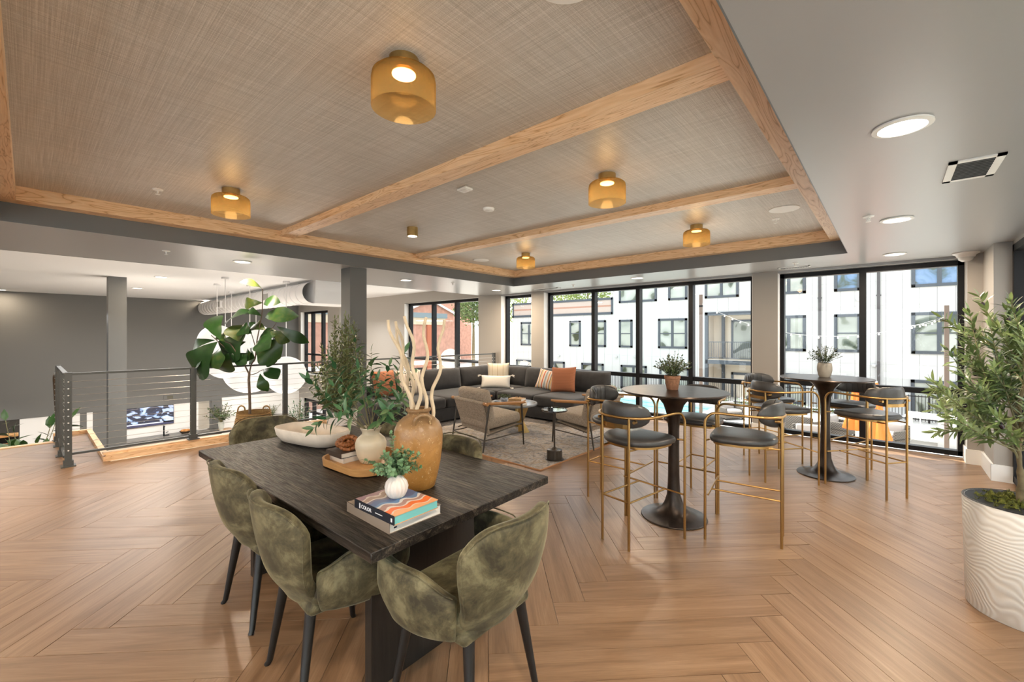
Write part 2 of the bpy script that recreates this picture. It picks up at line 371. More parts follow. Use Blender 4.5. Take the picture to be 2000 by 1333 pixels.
def plank_obj(lst, name):
    mb = MB(); uvs = []
    for _, _, c_, kind, o in lst: plank_mb(mb, uvs, c_, kind, o)
    me = mb.mesh(name, M['plank'], smooth=False); ul = me.uv_layers.new(name='UVMap')
    for lp in me.loops: ul.data[lp.index].uv = uvs[lp.vertex_index]
    return link(me, name, fl)
planks.sort(key=lambda p: (p[0], p[1]), reverse=True)
for p in planks[:300]: plank_obj([p], 'floor_plank')
tag(plank_obj(planks[300:], 'floor_plank'), kind='stuff')
# light wood nosing and curbs along the floor edge
mb = MB().box(-7.14, -7.03, .62, 7.4, 0, .075).box(-7.17, -7.06, .60, 7.4, .075, .10)
mb.box(-9.30, -7.05, .60, .66, -.1, .055).box(-9.34, -9.27, .25, .66, -.1, .055)
struct(mb.build('trim_1', M['ashy'])); 
struct(MB().box(-8.90, -8.80, YB, .24, -.28, .012).build('trim_2', M['ashy']))
struct(MB().box(-7.16, -7.0, .66, 7.45, -.32, -.001).build('trim_3', M['white_wall']))
# soffit ring around the tray
TX0, TX1, TY0, TY1 = -5.57, -.365, -.22, 6.355
XL = -7.45
for i, (a, b, c, d) in enumerate(((XL, TX0, YB, 7.46), (TX1, XR+.1, YB, 7.46), (TX0, TX1, YB, TY0), (TX0, TX1, TY1, 7.46))):
    struct(MB().box(a, b, c, d, C, C+.03).build('ceiling', M['soffit']))
struct(MB().box(XL-.03, XL, YB, 7.45, C+.001, AZ+.05).box(TX0-.001, TX0+.006, TY0, TY1, C+.0005, 2.9).box(TX1-.006, TX1+.001, TY0, TY1, C+.0005, 2.9).box(TX0, TX1, TY0-.001, TY0+.006, C+.0005, 2.9).box(TX0, TX1, TY1-.006, TY1+.001, C+.0005, 2.9).build('ceiling', M['fascia']))
struct(MB().box(XL, XR+.1, YB, 7.7, 2.9, 2.95).build('ceiling', M['white_ceil']))
struct(MB().box(TX0, TX1, TY0, TY1, PZ, PZ+.05).build('ceiling', M['paper']))
struct(MB().box(TX0, -5.41, TY0, TY1, WZ, PZ).build('trim_4', M['ashy']))
struct(MB().box(-.526, TX1, TY0, TY1, WZ, PZ).build('trim_5', M['ashy']))
struct(MB().box(-5.41, -.526, TY0, -.066, WZ, PZ).build('trim_6', M['ashx']))
struct(MB().box(-5.41, -.526, 6.217, TY1, WZ, PZ).build('trim_7', M['ashx']))
struct(MB().box(-5.41, -.526, 1.975, 2.125, 2.685, PZ).build('trim_8', M['ashx']))
struct(MB().box(-5.41, -.526, 3.915, 4.065, 2.685, PZ).build('trim_9', M['ashx']))
# far (window) wall pieces, y 7.45 .. 7.70
WT = 2.435
wf = MB()
for a, b in ((-7.52, -6.93), (-6.0, -5.655), (-1.60, -1.262)): wf.box(a, b, 7.45, 7.74, 0, C)
wf.box(.685, .81, 7.33, 7.74, 0, C).box(.81, XR+.25, 6.66, 7.74, 0, C)
struct(wf.build('wall_far', M['beige']))
struct(MB().box(-6.95, .69, 7.46, 7.74, WT+.005, C+.4).build('wall_far', M['soffit']))
# white window jambs (thin reveals)
jb = MB()
for x in (-6.93, -5.655, -1.262): jb.box(x, x+.006, 7.452, 7.62, .0, WT)
jb.box(-6.006, -6.0, 7.452, 7.62, 0, WT).box(-1.606, -1.6, 7.452, 7.62, 0, WT)
struct(jb.build('trim_10', M['jamb']))
bb = MB()
for a, b in ((-7.0, -6.92), (-6.0, -5.65), (-1.61, -1.255)): bb.box(a, b, 7.435, 7.62, 0, .15)
struct(bb.build('baseboard_far', M['base']))
struct(MB().box(.672, .80, 7.31, 7.62, 0, .17).box(.79, .812, 6.64, 7.32, 0, .17).box(.79, 1.0, 6.643, 6.662, 0, .17).build('baseboard_right', M['base']))
# back wall (behind the camera) and near part of the left side
struct(MB().box(-8.9, -6.2, YB-.15, YB, -.3, C+.4).box(-6.2, XR+.2, YB-.15, YB, WT, C+.4).box(-6.2, XR+.2, YB-.15, YB, -.3, .02).build('wall_back', M['beige']))
NW = [0]
def window(axis, pos, a0, a1, z0, z1, mull=(), trans=(), fw=.055, mw=.075, dep=.06, lab=None, sill=None):
    """axis 'y': plane y=pos running along x; axis 'x': plane x=pos running along y"""
    NW[0] += 1
    def bx(mb, p0, p1, q0, q1, d=dep):
        return mb.box(p0, p1, pos-d, pos+d, q0, q1) if axis == 'y' else mb.box(pos-d, pos+d, p0, p1, q0, q1)
    mb = MB(); bx(mb, a0, a0+fw, z0, z1); bx(mb, a1-fw, a1, z0, z1); bx(mb, a0, a1, z0, z0+fw); bx(mb, a0, a1, z1-fw, z1)
    r = struct(mb.build('window_%d' % NW[0], M['black'], smooth=False))
    xs = [a0]+list(mull)+[a1]
    for m_ in mull: bx(MB(), m_-mw/2, m_+mw/2, z0+.01, z1-.01, dep+.004).build('mullion', M['black'], r, smooth=False)
    for z in trans:
        for i in range(len(xs)-1): bx(MB(), xs[i]+.03, xs[i+1]-.03, z-.035, z+.035, dep-.006).build('transom', M['black'], r, smooth=False)
    zs = [z0]+list(trans)+[z1]
    for i in range(len(xs)-1):
        for k in range(len(zs)-1):
            bx(MB(), xs[i]+.02, xs[i+1]-.02, zs[k]+.02, zs[k+1]-.02, .004).build('pane', M['glass'], r, smooth=False)
    return r
WP = 7.66
window('y', WP, -6.93, -6.0, .02, WT, (), (.765,))
window('y', WP, -5.65, -1.60, .02, WT, (-4.515, -3.555, -2.585), (.755,))
window('y', WP, -1.262, .69, .02, WT, (-.28,), (.80,), fw=.06)
ym = [6.66-1.29*k for k in range(8)]
window('y', YB-.05, -6.2, XR, .02, WT, [-5, -3.8, -2.6, -1.4, -.2], (), fw=.06)  # unseen window added behind the camera to let in more daylight
window('x', XR, -3.55, 6.66, .02, WT, [y for y in ym[1:]], (), fw=.07, mw=.09)
struct(MB().box(XR-.06, XR+.2, YB, 6.66, WT, C+.02).build('wall_right', M['beige']))
# ------------------------------------------------------------ atrium shell
XB = -18.42
wa = MB()
def wallx(mb, x0, x1, z0, z1): mb.box(x0, x1, 7.45, 7.74, z0, z1)
# beige exterior wall of the double-height space with openings
wallx(wa, -18.42, -18.2, LZ, AZ); wallx(wa, -15.8, -14.9, LZ, AZ); wallx(wa, -13.1, -10.87, LZ, AZ); wallx(wa, -7.7, -7.52, LZ, AZ); 
wallx(wa, -18.2, -15.8, 2.45, AZ); wallx(wa, -14.9, -13.1, 2.45, AZ); wallx(wa, -10.87, -7.7, 2.45, AZ)
wallx(wa, -18.2, -15.8, -1.05, -.06); wallx(wa, -14.9, -13.1, -1.05, .58); wallx(wa, -10.87, -7.7, -1.05, .02); wallx(wa, -7.52, 1.4, LZ, -.31)
struct(wa.build('wall_far', M['beige']))
struct(MB().box(-18.2, -18.193, 7.452, 7.62, -.05, 2.44).box(-10.87, -10.863, 7.452, 7.62, .02, 2.44).box(-18.2, -18.193, 7.452, 7.62, LZ, -1.06)
       .box(-18.2, -15.8, 7.44, 7.62, -.075, -.055).build('trim_11', M['jamb']))
window('y', WP, -18.2, -15.8, -.05, 2.45, (-17.5, -16.6), (.72,), fw=.08, mw=.1)
window('y', WP, -14.9, -13.1, .58, 2.45, (-14.0,), (), fw=.08)
window('y', WP, -10.87, -7.7, .02, 2.45, (-9.72, -8.73), (.82,), fw=.07)
window('y', WP, -18.2, -15.8, LZ, -1.06, (-17.4, -16.5), (-1.62,), fw=.16, mw=.1)
window('y', WP, -14.9, -7.7, LZ, -1.06, (-13.4, -12, -10.6, -9.2), (), fw=.08)
struct(MB().box(-19.2, XL, YB-2, 7.7, AZ, AZ+.05).build('ceiling', M['white_ceil']))
struct(MB().box(-19.2, -7.15, YB-2, 7.7, LZ-.1, LZ).build('floor', plain('lower_floor', (.30, .26, .22), .5, var=.1, vs=2)))
struct(MB().box(XB-.3, XB, YB-2, 7.5, -.87, AZ).build('wall_left', M['grey_wall']))
wl = MB()
for a, b in ((-.15, 1.05), (1.2, 1.33), (1.68, 1.84), (2.05, 4.02)): wl.box(XB-.32, XB-.02, a, b, LZ, -.87)
struct(wl.build('wall_left', M['white_wall']))
struct(MB().box(XB-.32, XB-.03, 1.04, 2.06, LZ, -.87).box(XB-.32, XB+.02, 4.42, 4.72, LZ, -.87).build('wall_left', M['grey_wall']))
struct(MB().box(XB-.9, XB-.5, 3.9, 4.5, LZ, -.87).build('wall_left', plain('niche_wall', (.52, .47, .40), .6)))
struct(MB().box(XB-.3, XB+.06, 4.72, 7.45, LZ, -.80).build('wall_left', M['white_wall']))
struct(MB().box(XB-2, XB-1.8, -6, 0, LZ, -.8).box(XB-.32, XB-.03, -6, -.15, LZ, -.87).build('wall_left', plain('opening_shade', (.03, .026, .02), .7)))  # dark-coloured blocks stand in for the shade inside the opening
struct(MB().box(-19.2, -7, -5.75, -5.6, LZ, AZ).build('wall_back', M['grey_wall']))
struct(MB().box(-7.2, -7.05, -5.6, 7.45, LZ, -.3).build('wall_right', M['grey_wall']))
# wall tiles behind the kitchen (thin joints)
tl = MB()
for k in range(9):
    z = LZ+.9+k*.12
    tl.box(XB-.021, XB-.014, 2.08, 3.95, z, z+.112)
tl.build('tile_course', M['white_wall'], bpy.data.objects['wall_left.001'], smooth=False)
# columns
struct(MB().box(-5.955, -5.697, 3.005, 3.26, 0, C).build('column', M['col']))
struct(MB().box(-12.36, -12.07, 1.10, 1.385, LZ, AZ).build('column', M['col']))
# ------------------------------------------------------------ ceiling fittings
emi_d = emis('downlight_lens', (1, .93, .84), 6)
def lamp(p, power, size, color=(1, .87, .70), spread=None, name='lamp'):
    ld = bpy.data.lights.new(name, 'AREA'); ld.shape = 'DISK'; ld.size = size; ld.energy = power; ld.color = color
    if spread: ld.spread = spread
    o = bpy.data.objects.new(name, ld); col.objects.link(o); o.location = p; return o
def pointchild(par, z, power, color):
    ld = bpy.data.lights.new('light_source', 'POINT'); ld.energy = power; ld.color = color; ld.shadow_soft_size = .045
    o = bpy.data.objects.new('light_source', ld); col.objects.link(o); o.parent = par; o.location = (0, 0, z)
def lampchild(par, z, power, size, color, name='light_source'):
    o = lamp((0, 0, z), power, size, color, name=name); o.parent = par; return o
dl = None
dlab = [(-6.31, 1.85, C, 'flush round downlight over the railing walkway, left of the charcoal column'),
        (-6.30, 4.35, C, 'flush round downlight on the soffit just right of the charcoal column'),
        (-6.30, 6.63, C, 'flush round downlight in the soffit corner over the sectional sofa'),
        (.042, 2.64, C, 'large round white downlight, nearest on the grey ceiling at right'),
        (.042, 4.74, C, 'second round downlight on the grey ceiling at right, beyond the square vent'),
        (.042, 6.76, C, 'farthest of the three right-hand downlights, close to the window head'),
        (-3.17, 6.76, C, 'thin round downlight over the pool-side windows, between the soffit vents'),
        (.042, .55, C, 'round downlight in the ceiling right beside the camera'), (-6.3, -.65, C, 'round downlight at the near left end of the walkway soffit'), (-2.2, -1.9, C, 'unseen downlight added behind the camera, middle of the row of three'), (.042, -1.6, C, 'unseen downlight added behind the camera, by the right windows'), (-4.6, -1.9, C, 'unseen downlight added behind the camera, toward the stairs')]  # those behind the camera are unseen, added to brighten the room
def mkdown():
    r = thing('ceiling_light', 'x', 'light')
    MB().lathe([(.085, -.001), (.108, -.001), (.108, -.008), (.087, -.012), (.085, -.004)], 28).build('trim_ring', M['base'], r)
    MB().lathe([(0, -.006), (.085, -.006)], 28).build('lens', emi_d, r)
    return r
for x, y, z, lb in dlab:
    if dl is None: dl = mkdown(); r = dl; r.location = (x, y, z); r['label'] = lb
    else: r = dup(dl, (x, y, z), 0, lb or 'round downlight in the grey ceiling behind the dining table, out of view')
    r['group'] = 'recessed ceiling lights over the lounge'
    lampchild(r, -.03, DOWN_W*(2.3 if x < -4 or y < -1 else .6), .16, (1, .80, .58) if x < -1 else (1, .93, .86))
al = [D(315, 541, 0), 0]
atr = []
for k, (u, v, lb) in enumerate(((315, 541, 'tiny recessed light in the white atrium ceiling, right of the slim column'), (268, 563, 'tiny recessed light in the white atrium ceiling just beside the slim column'),
                (2, 566, 'tiny recessed light at the left edge of the atrium ceiling'), (403, 587, 'tiny recessed light beside the far end of the white duct'))):
    t_ = (AZ-CAMZ)*F/(HZ-v); p = D(u, v, t_)
    r = dup(dl, (p.x, p.y, AZ), 0, lb, 'recessed lights in the atrium ceiling'); r.scale = (1.1, 1.1, 1)
for x, y in ((-9.5, 1), (-9.0, 3.0), (-13, -1), (-13, 2.5), (-15, .5), (-15.2, 5.4), (-12, 6)):
    lamp((x, y, 2.0), ATR_W, 1.6, (1, .99, .97), name='atrium_fill')  # soft fill discs without fittings, added to brighten the atrium
for x, y in ((-16.8, 2.5), (-16.8, 5.5), (-12, 4), (-16.8, -1)): lamp((x, y, -.4), 22, .5, (1, .97, .93), name='atrium_fill')  # more fill discs without fittings, added for the lower floor
# amber glass flush pendants
t = NT('amber_glass'); tr = t.n('ShaderNodeBsdfTransparent'); gl = t.n('ShaderNodeBsdfGlossy'); gl.inputs['Roughness'].default_value = .08; gl.inputs[0].default_value = (1, .85, .6, 1)
tl_ = t.n('ShaderNodeBsdfTranslucent'); tl_.inputs[0].default_value = (.50, .36, .17, 1)
df = t.n('ShaderNodeBsdfDiffuse'); df.inputs[0].default_value = (.34, .22, .09, 1)
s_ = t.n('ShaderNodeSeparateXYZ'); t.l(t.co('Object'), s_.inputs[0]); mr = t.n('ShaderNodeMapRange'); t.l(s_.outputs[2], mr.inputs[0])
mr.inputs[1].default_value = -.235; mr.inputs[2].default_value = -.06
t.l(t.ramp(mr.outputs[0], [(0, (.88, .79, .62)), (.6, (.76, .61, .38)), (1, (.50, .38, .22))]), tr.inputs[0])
m1 = t.n('ShaderNodeMixShader'); m1.inputs[0].default_value = .16; a_ = t.n('ShaderNodeAddShader')
m0 = t.n('ShaderNodeMixShader'); m0.inputs[0].default_value = .4; t.l(tl_.outputs[0], m0.inputs[1]); t.l(df.outputs[0], m0.inputs[2])
t.l(tr.outputs[0], m1.inputs[1]); t.l(m0.outputs[0], m1.inputs[2])
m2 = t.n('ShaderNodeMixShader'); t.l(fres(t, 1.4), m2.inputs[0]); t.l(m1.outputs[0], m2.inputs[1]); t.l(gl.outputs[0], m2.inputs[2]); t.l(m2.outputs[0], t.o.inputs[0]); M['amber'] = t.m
bulb_m = emis('warm_led', (1, .80, .52), 14)
pl = None
for x, y, lb in ((-1.63, 1.115, 'amber glass drum ceiling lamp on brass canopy, largest and nearest, above the dining table'),
                 (-4.18, 1.14, 'amber glass drum ceiling lamp with brass canopy at left, beside the round speaker'),
                 (-1.63, 2.95, 'amber glass drum ceiling lamp in the middle bay, over the first bar table'),
                 (-1.63, 4.98, 'amber glass drum ceiling lamp in the far bay, toward the right trim'),
                 (-4.13, 4.99, 'amber glass drum ceiling lamp in the far bay, at the tray corner over the sofa')):
    if pl is None:
        r = pl = thing('ceiling_lamp', lb, 'ceiling lamp', (x, y, PZ), 0, 'amber drum ceiling lamps')
        MB().lathe([(0, 0), (.066, 0), (.066, -.062), (.05, -.066)], 32).build('canopy', M['brass'], r)
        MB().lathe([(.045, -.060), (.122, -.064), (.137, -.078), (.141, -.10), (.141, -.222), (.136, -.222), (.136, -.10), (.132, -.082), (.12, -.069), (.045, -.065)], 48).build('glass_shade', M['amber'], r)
        MB().lathe([(0, -.071), (.052, -.071), (.052, -.066)], 24).build('led_disc', bulb_m, r)
    else: r = dup(pl, (x, y, PZ), 0, lb)
    pointchild(r, -.17, PEND_W, (1, .86, .68))
r = thing('ceiling_lamp', 'small bare brass cylinder ceiling lamp between the beams, no glass drum', 'ceiling lamp', (-4.115, 2.93, PZ))
MB().lathe([(0, 0), (.062, 0), (.062, -.10), (.052, -.10)], 32).build('canopy', M['brass'], r)
MB().lathe([(0, -.1005), (.050, -.1015)], 24).build('led_disc', bulb_m, r); lampchild(r, -.105, PEND_W*.6, .09, (1, .8, .55))
# speakers, sprinklers, detectors, vents
def disc(x, y, z, R, lb, nm='ceiling_speaker', cat='speaker', grp='round ceiling speakers'):
    r = thing(nm, lb, cat, (x, y, z), 0, grp)
    MB().lathe([(R*.93, -.002), (R, 0), (R, -.006), (R*.93, -.009)], 32).build('rim', M['base'], r)
    MB().lathe([(0, -.004), (R*.93, -.004)], 32).build('grille', plain('speaker_grille', (.50, .49, .47), .8), r)
disc(-4.93, 1.32, PZ, .135, 'round white ceiling speaker partly behind the left amber lamp')
disc(-.775, 4.90, PZ, .13, 'round white ceiling speaker near the right wood trim, far bay')
disc(-5.05, 4.95, PZ, .13, 'round white ceiling speaker in the far bay near the left wood trim')
disc(-.821, 1.22, PZ, .13, 'round white ceiling speaker cut by the top edge of the picture')
def sprk(x, y, z, lb):
    r = thing('fire_sprinkler', lb, 'sprinkler', (x, y, z), 0, 'fire sprinklers')
    MB().lathe([(0, 0), (.038, 0), (.036, -.006), (.012, -.009)], 20).build('escutcheon', M['base'], r)
    MB().cyl((0, 0, -.005), (0, 0, -.03), .007, n=8).cyl((.014, 0, -.008), (.006, 0, -.04), .003, n=6).cyl((-.014, 0, -.008), (-.006, 0, -.04), .003, n=6).lathe([(0, -.04), (.017, -.041), (.017, -.044), (0, -.045)], 12).build('head', M['base'], r)
for q in ((-4.65, .73, PZ, 'white fire sprinkler on the woven ceiling left of the amber lamp'), (-6.15, 1.04, C, 'white fire sprinkler on the dark soffit at left'),
          (-.13, 4.48, C, 'fire sprinkler on the grey ceiling beside the second right-hand downlight'), (-5.97, 5.13, C, 'fire sprinkler on the soffit right of the charcoal column'),
          (-4.55, 6.93, C, 'fire sprinkler on the soffit above the sofa window'), (-.94, 6.75, C, 'fire sprinkler beside the slot vent over the far window'),
          (-.91, 5.27, PZ, 'fire sprinkler on the woven ceiling below the right speaker')): sprk(*q)
r = thing('smoke_detector', 'small round white smoke detector in the middle ceiling bay', 'detector', (-2.93, 2.975, PZ))
MB().lathe([(0, 0), (.055, 0), (.055, -.012), (.048, -.022), (0, -.024)], 24).build('housing', M['base'], r)
MB().lathe([(0, -.024), (.014, -.024), (.014, -.028), (0, -.03)], 12).build('sensor', M['base'], r)
r = thing('smoke_detector', 'small square white sensor in the middle ceiling bay', 'detector', (-2.68, 2.435, PZ))
MB().rbox(0, 0, -.010, .11, .085, .02, .006).build('housing', M['base'], r)
MB().box(-.03, .03, -.02, .02, -.023, -.02).build('cover', M['white_pot'], r)
def vent(x0, x1, y0, y1, z, lb, n, fr=.035, along='x', grp='ceiling air vents'):
    r = thing('ceiling_vent', lb, 'vent', ((x0+x1)/2, (y0+y1)/2, z), 0, grp); a, b = (x1-x0)/2, (y1-y0)/2
    MB().box(-a, a, -b, -b+fr, -.008, 0).box(-a, a, b-fr, b, -.008, 0).box(-a, -a+fr, -b, b, -.008, 0).box(a-fr, a, -b, b, -.008, 0).build('frame', M['base'], r, smooth=False)
    MB().box(-a+fr, a-fr, -b+fr, b-fr, -.002, -.001).build('backing', M['black'], r, smooth=False)
    me = None
    for k in range(n):
        if along == 'x':
            y = -b+fr+(k+.5)*(2*b-2*fr)/n; mb = MB().box(-a+fr, a-fr, -.0035, .0035, -.010, -.003)
            o = mb.build('slat', M['steel'], r, (0, y, 0), smooth=False) if me is None else link(me, 'slat', r, (0, y, 0))
        else:
            x = -a+fr+(k+.5)*(2*a-2*fr)/n; mb = MB().box(-.0035, .0035, -b+fr, b-fr, -.010, -.003)
            o = mb.build('slat', M['steel'], r, (x, 0, 0), smooth=False) if me is None else link(me, 'slat', r, (x, 0, 0))
        me = me or o.data
vent(.245, .46, 3.37, 3.79, C, 'square white framed ceiling vent with dark slats on the grey ceiling at right', 11)
vent(-1.2, -.82, 7.08, 7.22, C, 'long narrow slot vent on the soffit above the right-hand window', 18, .022, 'y')
vent(-5.62, -5.0, 7.03, 7.17, C, 'long narrow slot vent on the soffit above the sofa windows', 20, .022, 'y')
r = thing('security_camera', 'white dome security camera on the ceiling at the far right window corner', 'camera', (.66, 7.2, C))
MB().lathe([(0, 0), (.115, 0), (.115, -.012), (.085, -.03), (.075, -.055)], 28).build('mount', M['white_gloss'], r)
MB().lathe([(.072, -.05), (.06, -.085), (.03, -.105), (0, -.108)], 24).build('dome', plain('dome_glass', (.45, .44, .42), .1), r)
# duct and bulkhead in the atrium
r = thing('air_duct', 'large white spiral air duct hung along the atrium ceiling', 'duct', (-14.8, 7.0, 2.43))
DR = .235; DX0, DX1, DY = -18.25, -9.6, 4.2
r.location = (DX0, DY, 2.455)
def spiral(u, v):
    a = 2*PI*u; return (v*(DX1-DX0), DR*math.cos(a), DR*math.sin(a))
db = MB().grid(spiral, 32, 2, closeu=True); db.f.append(tuple(range(32)))
db.build('duct_body', M['white_ceil'], r)
for k in range(26):
    x = .25+k*(DX1-DX0-.3)/26
    MB().tube([(x, (DR+.001)*math.cos(2*PI*i/28), (DR+.001)*math.sin(2*PI*i/28)) for i in range(28)], .008, 4, True).build('rib', M['white_ceil'], r)
for x in (2.6, 6.6):
    q = MB().box(x-.22, x+.22, -DR-.05, -DR+.06, -.10, .11).build('register_frame', M['white_ceil'], r)
    MB().box(x-.17, x+.17, -DR-.056, -DR-.045, -.07, .08).build('grille', plain('register_grille', (.38, .38, .36), .6), q)
bk = MB().box(-10.4, -9.5, 4.21, 5.2, 2.215, AZ-.001)
tag(bk.build('duct_plenum', M['white_ceil'], smooth=False), 'white boxed duct plenum where the spiral duct meets the soffit', 'duct')
# pendant globes
gm = emis('globe_glow', (1, .92, .83), GLOBE_E)
gl_ = [(424, 668, 10.2, .40), (500, 662, 11.8, .40), (440, 704, 9.0, .38), (488, 722, 10.4, .57), (559, 733, 9.7, .42), (452, 700, 12.0, .5)]
gdesc = ['glowing white globe pendant, upper left of the cluster behind the fig leaves', 'glowing white globe pendant, upper middle of the cluster', 'glowing white globe pendant, low left front of the cluster',
         'largest glowing white globe pendant, lowest of the cluster behind the fig trunk', 'glowing white globe pendant, rightmost of the cluster', 'glowing white globe pendant, tucked at the left behind the others']
for (u, v, t_, R), lb in zip(gl_, gdesc):
    p = D(u, v, t_); r = thing('globe_pendant', lb, 'pendant lamp', p, 0, 'cluster of glowing globe pendants')
    MB().lathe([(R*math.sin(PI*k/24) if 0 < k < 24 else 0, -R*math.cos(PI*k/24)) for k in range(25)], 40).build('globe', gm, r)
    MB().cyl((0, 0, R*.98), (0, 0, AZ-p.z-.02), .008, n=6).build('cord', M['white_ceil'], r)
    MB().lathe([(0, AZ-p.z-.04), (.07, AZ-p.z-.04), (.07, AZ-p.z-.001)], 16).build('canopy', M['white_ceil'], r)
    lampd = bpy.data.lights.new('globe_light', 'POINT'); lampd.energy = 75; lampd.shadow_soft_size = R; lampd.color = (1, .88, .74)
    lo_ = bpy.data.objects.new('globe_light', lampd); col.objects.link(lo_); lo_.parent = r; lo_.location = (0, 0, -R-.45)
# ------------------------------------------------------------ cable railings
RX = -7.10
def post_mb(zb, h): return MB().box(-.030, .030, -.030, .030, zb, h)
def railing(name, lb, posts, zb, ends, ncab=11, loc=(RX, 0, 0), axis='y', top=1.085):
    r = thing(name, lb, 'railing', loc, 0, None)
    for k, a in enumerate(posts):
        p = (0, a, 0) if axis == 'y' else (a, 0, 0); h = top-.02 if k not in ends else top
        q = post_mb(zb if k not in ends or axis == 'y' and k else 0, h).build('post', M['steel'], r, p, smooth=False)
        z0 = zb if k not in ends or axis == 'y' and k else 0
        MB().box(-.062, .062, -.062, .062, z0, z0+.012).box(-.042, .042, -.042, .042, z0+.01, z0+.07).build('base_plate', M['steel'], q, smooth=False)
        if k in ends:
            rv = MB()
            for c in range(ncab):
                z = .185+c*.079
                for s in (0,):
                    rv.lathe([(0, 0), (.008, .001), (.008, .006), (0, .009)], 10, Matrix.Translation((.031, 0, z)) @ Matrix.Rotation(PI/2, 4, 'Y'))
                    rv.lathe([(0, 0), (.008, .001), (.008, .006), (0, .009)], 10, Matrix.Translation((0, -.031, z)) @ Matrix.Rotation(PI/2, 4, 'X'))
            rv.build('rivets', M['rivet'], q)
    a0, a1 = posts[0], posts[-1]
    def bar(p0, p1, z, r0, nm, mt, sq=False):
        if axis == 'y': mb = MB().box(-r0, r0, p0, p1, z-r0*.6, z+r0*.6) if sq else MB().cyl((0, p0, z), (0, p1, z), r0, n=6)
        else: mb = MB().box(p0, p1, -r0, r0, z-r0*.6, z+r0*.6) if sq else MB().cyl((p0, 0, z), (p1, 0, z), r0, n=6)
        mb.build(nm, mt, r, smooth=not sq)
    lo_, hi_ = min(a0, a1), max(a0, a1)
    if axis == 'x': hi_ = 0
    bar(lo_+.03, hi_-.03, top-.022, .022, 'top_rail', M['steel'], True); bar(lo_+.03, hi_-.03, .14 if zb else .11, .02, 'bottom_rail', M['steel'], True)
    for c in range(ncab): bar(lo_, hi_, .185+c*.079, .0022, 'cable', M['cable'])
    return r
railing('cable_railing', 'long charcoal railing with steel cables along the mezzanine edge to the window wall', [.31, 1.49, 2.67, 3.85, 5.03, 6.21, 7.38], .10, (0, 6))
railing('cable_railing', 'short charcoal cable railing turning left to the stair head', [-.67, -1.38, -1.80], 0, (2,), loc=(RX, .29, 0), axis='x')
r = thing('stair_handrail', 'dark bronze handrail dropping down the stairs left of the railing', 'handrail', (-8.95, .27, 0))
MB().tube([(0, 0, .93), (-.12, 0, .93), (-.19, 0, .86), (-1.0, .06, -.05), (-1.9, .1, -1.0)], .03, 8).build('rail', plain('bronze_rail', (.10, .07, .045), .4), r)
MB().cyl((0, 0, .93), (.06, 0, .93), .02).cyl((-.45, .02, .55), (-.2, .02, .55), .014).build('bracket', M['steel'], r)
# ------------------------------------------------------------ dining table
TR = math.radians(1.3)
r = thing('dining_table', 'large dark charred-oak dining table with slab legs, loaded with vases and books', 'table', (-2.385, 1.295, 0), TR)
MB().rbox(0, 0, .7405, 2.05, 1.06, .039, .003, 1).build('tabletop', M['charred'], r)
for x in (-.62, .71): MB().rbox(x, 0, .3605, .05, .70, .72, .002, 1).build('leg', M['charred_leg'], r)
MB().rbox(.045, 0, .56, 1.28, .045, .32, .002, 1).build('stretcher', M['charred_leg'], r)
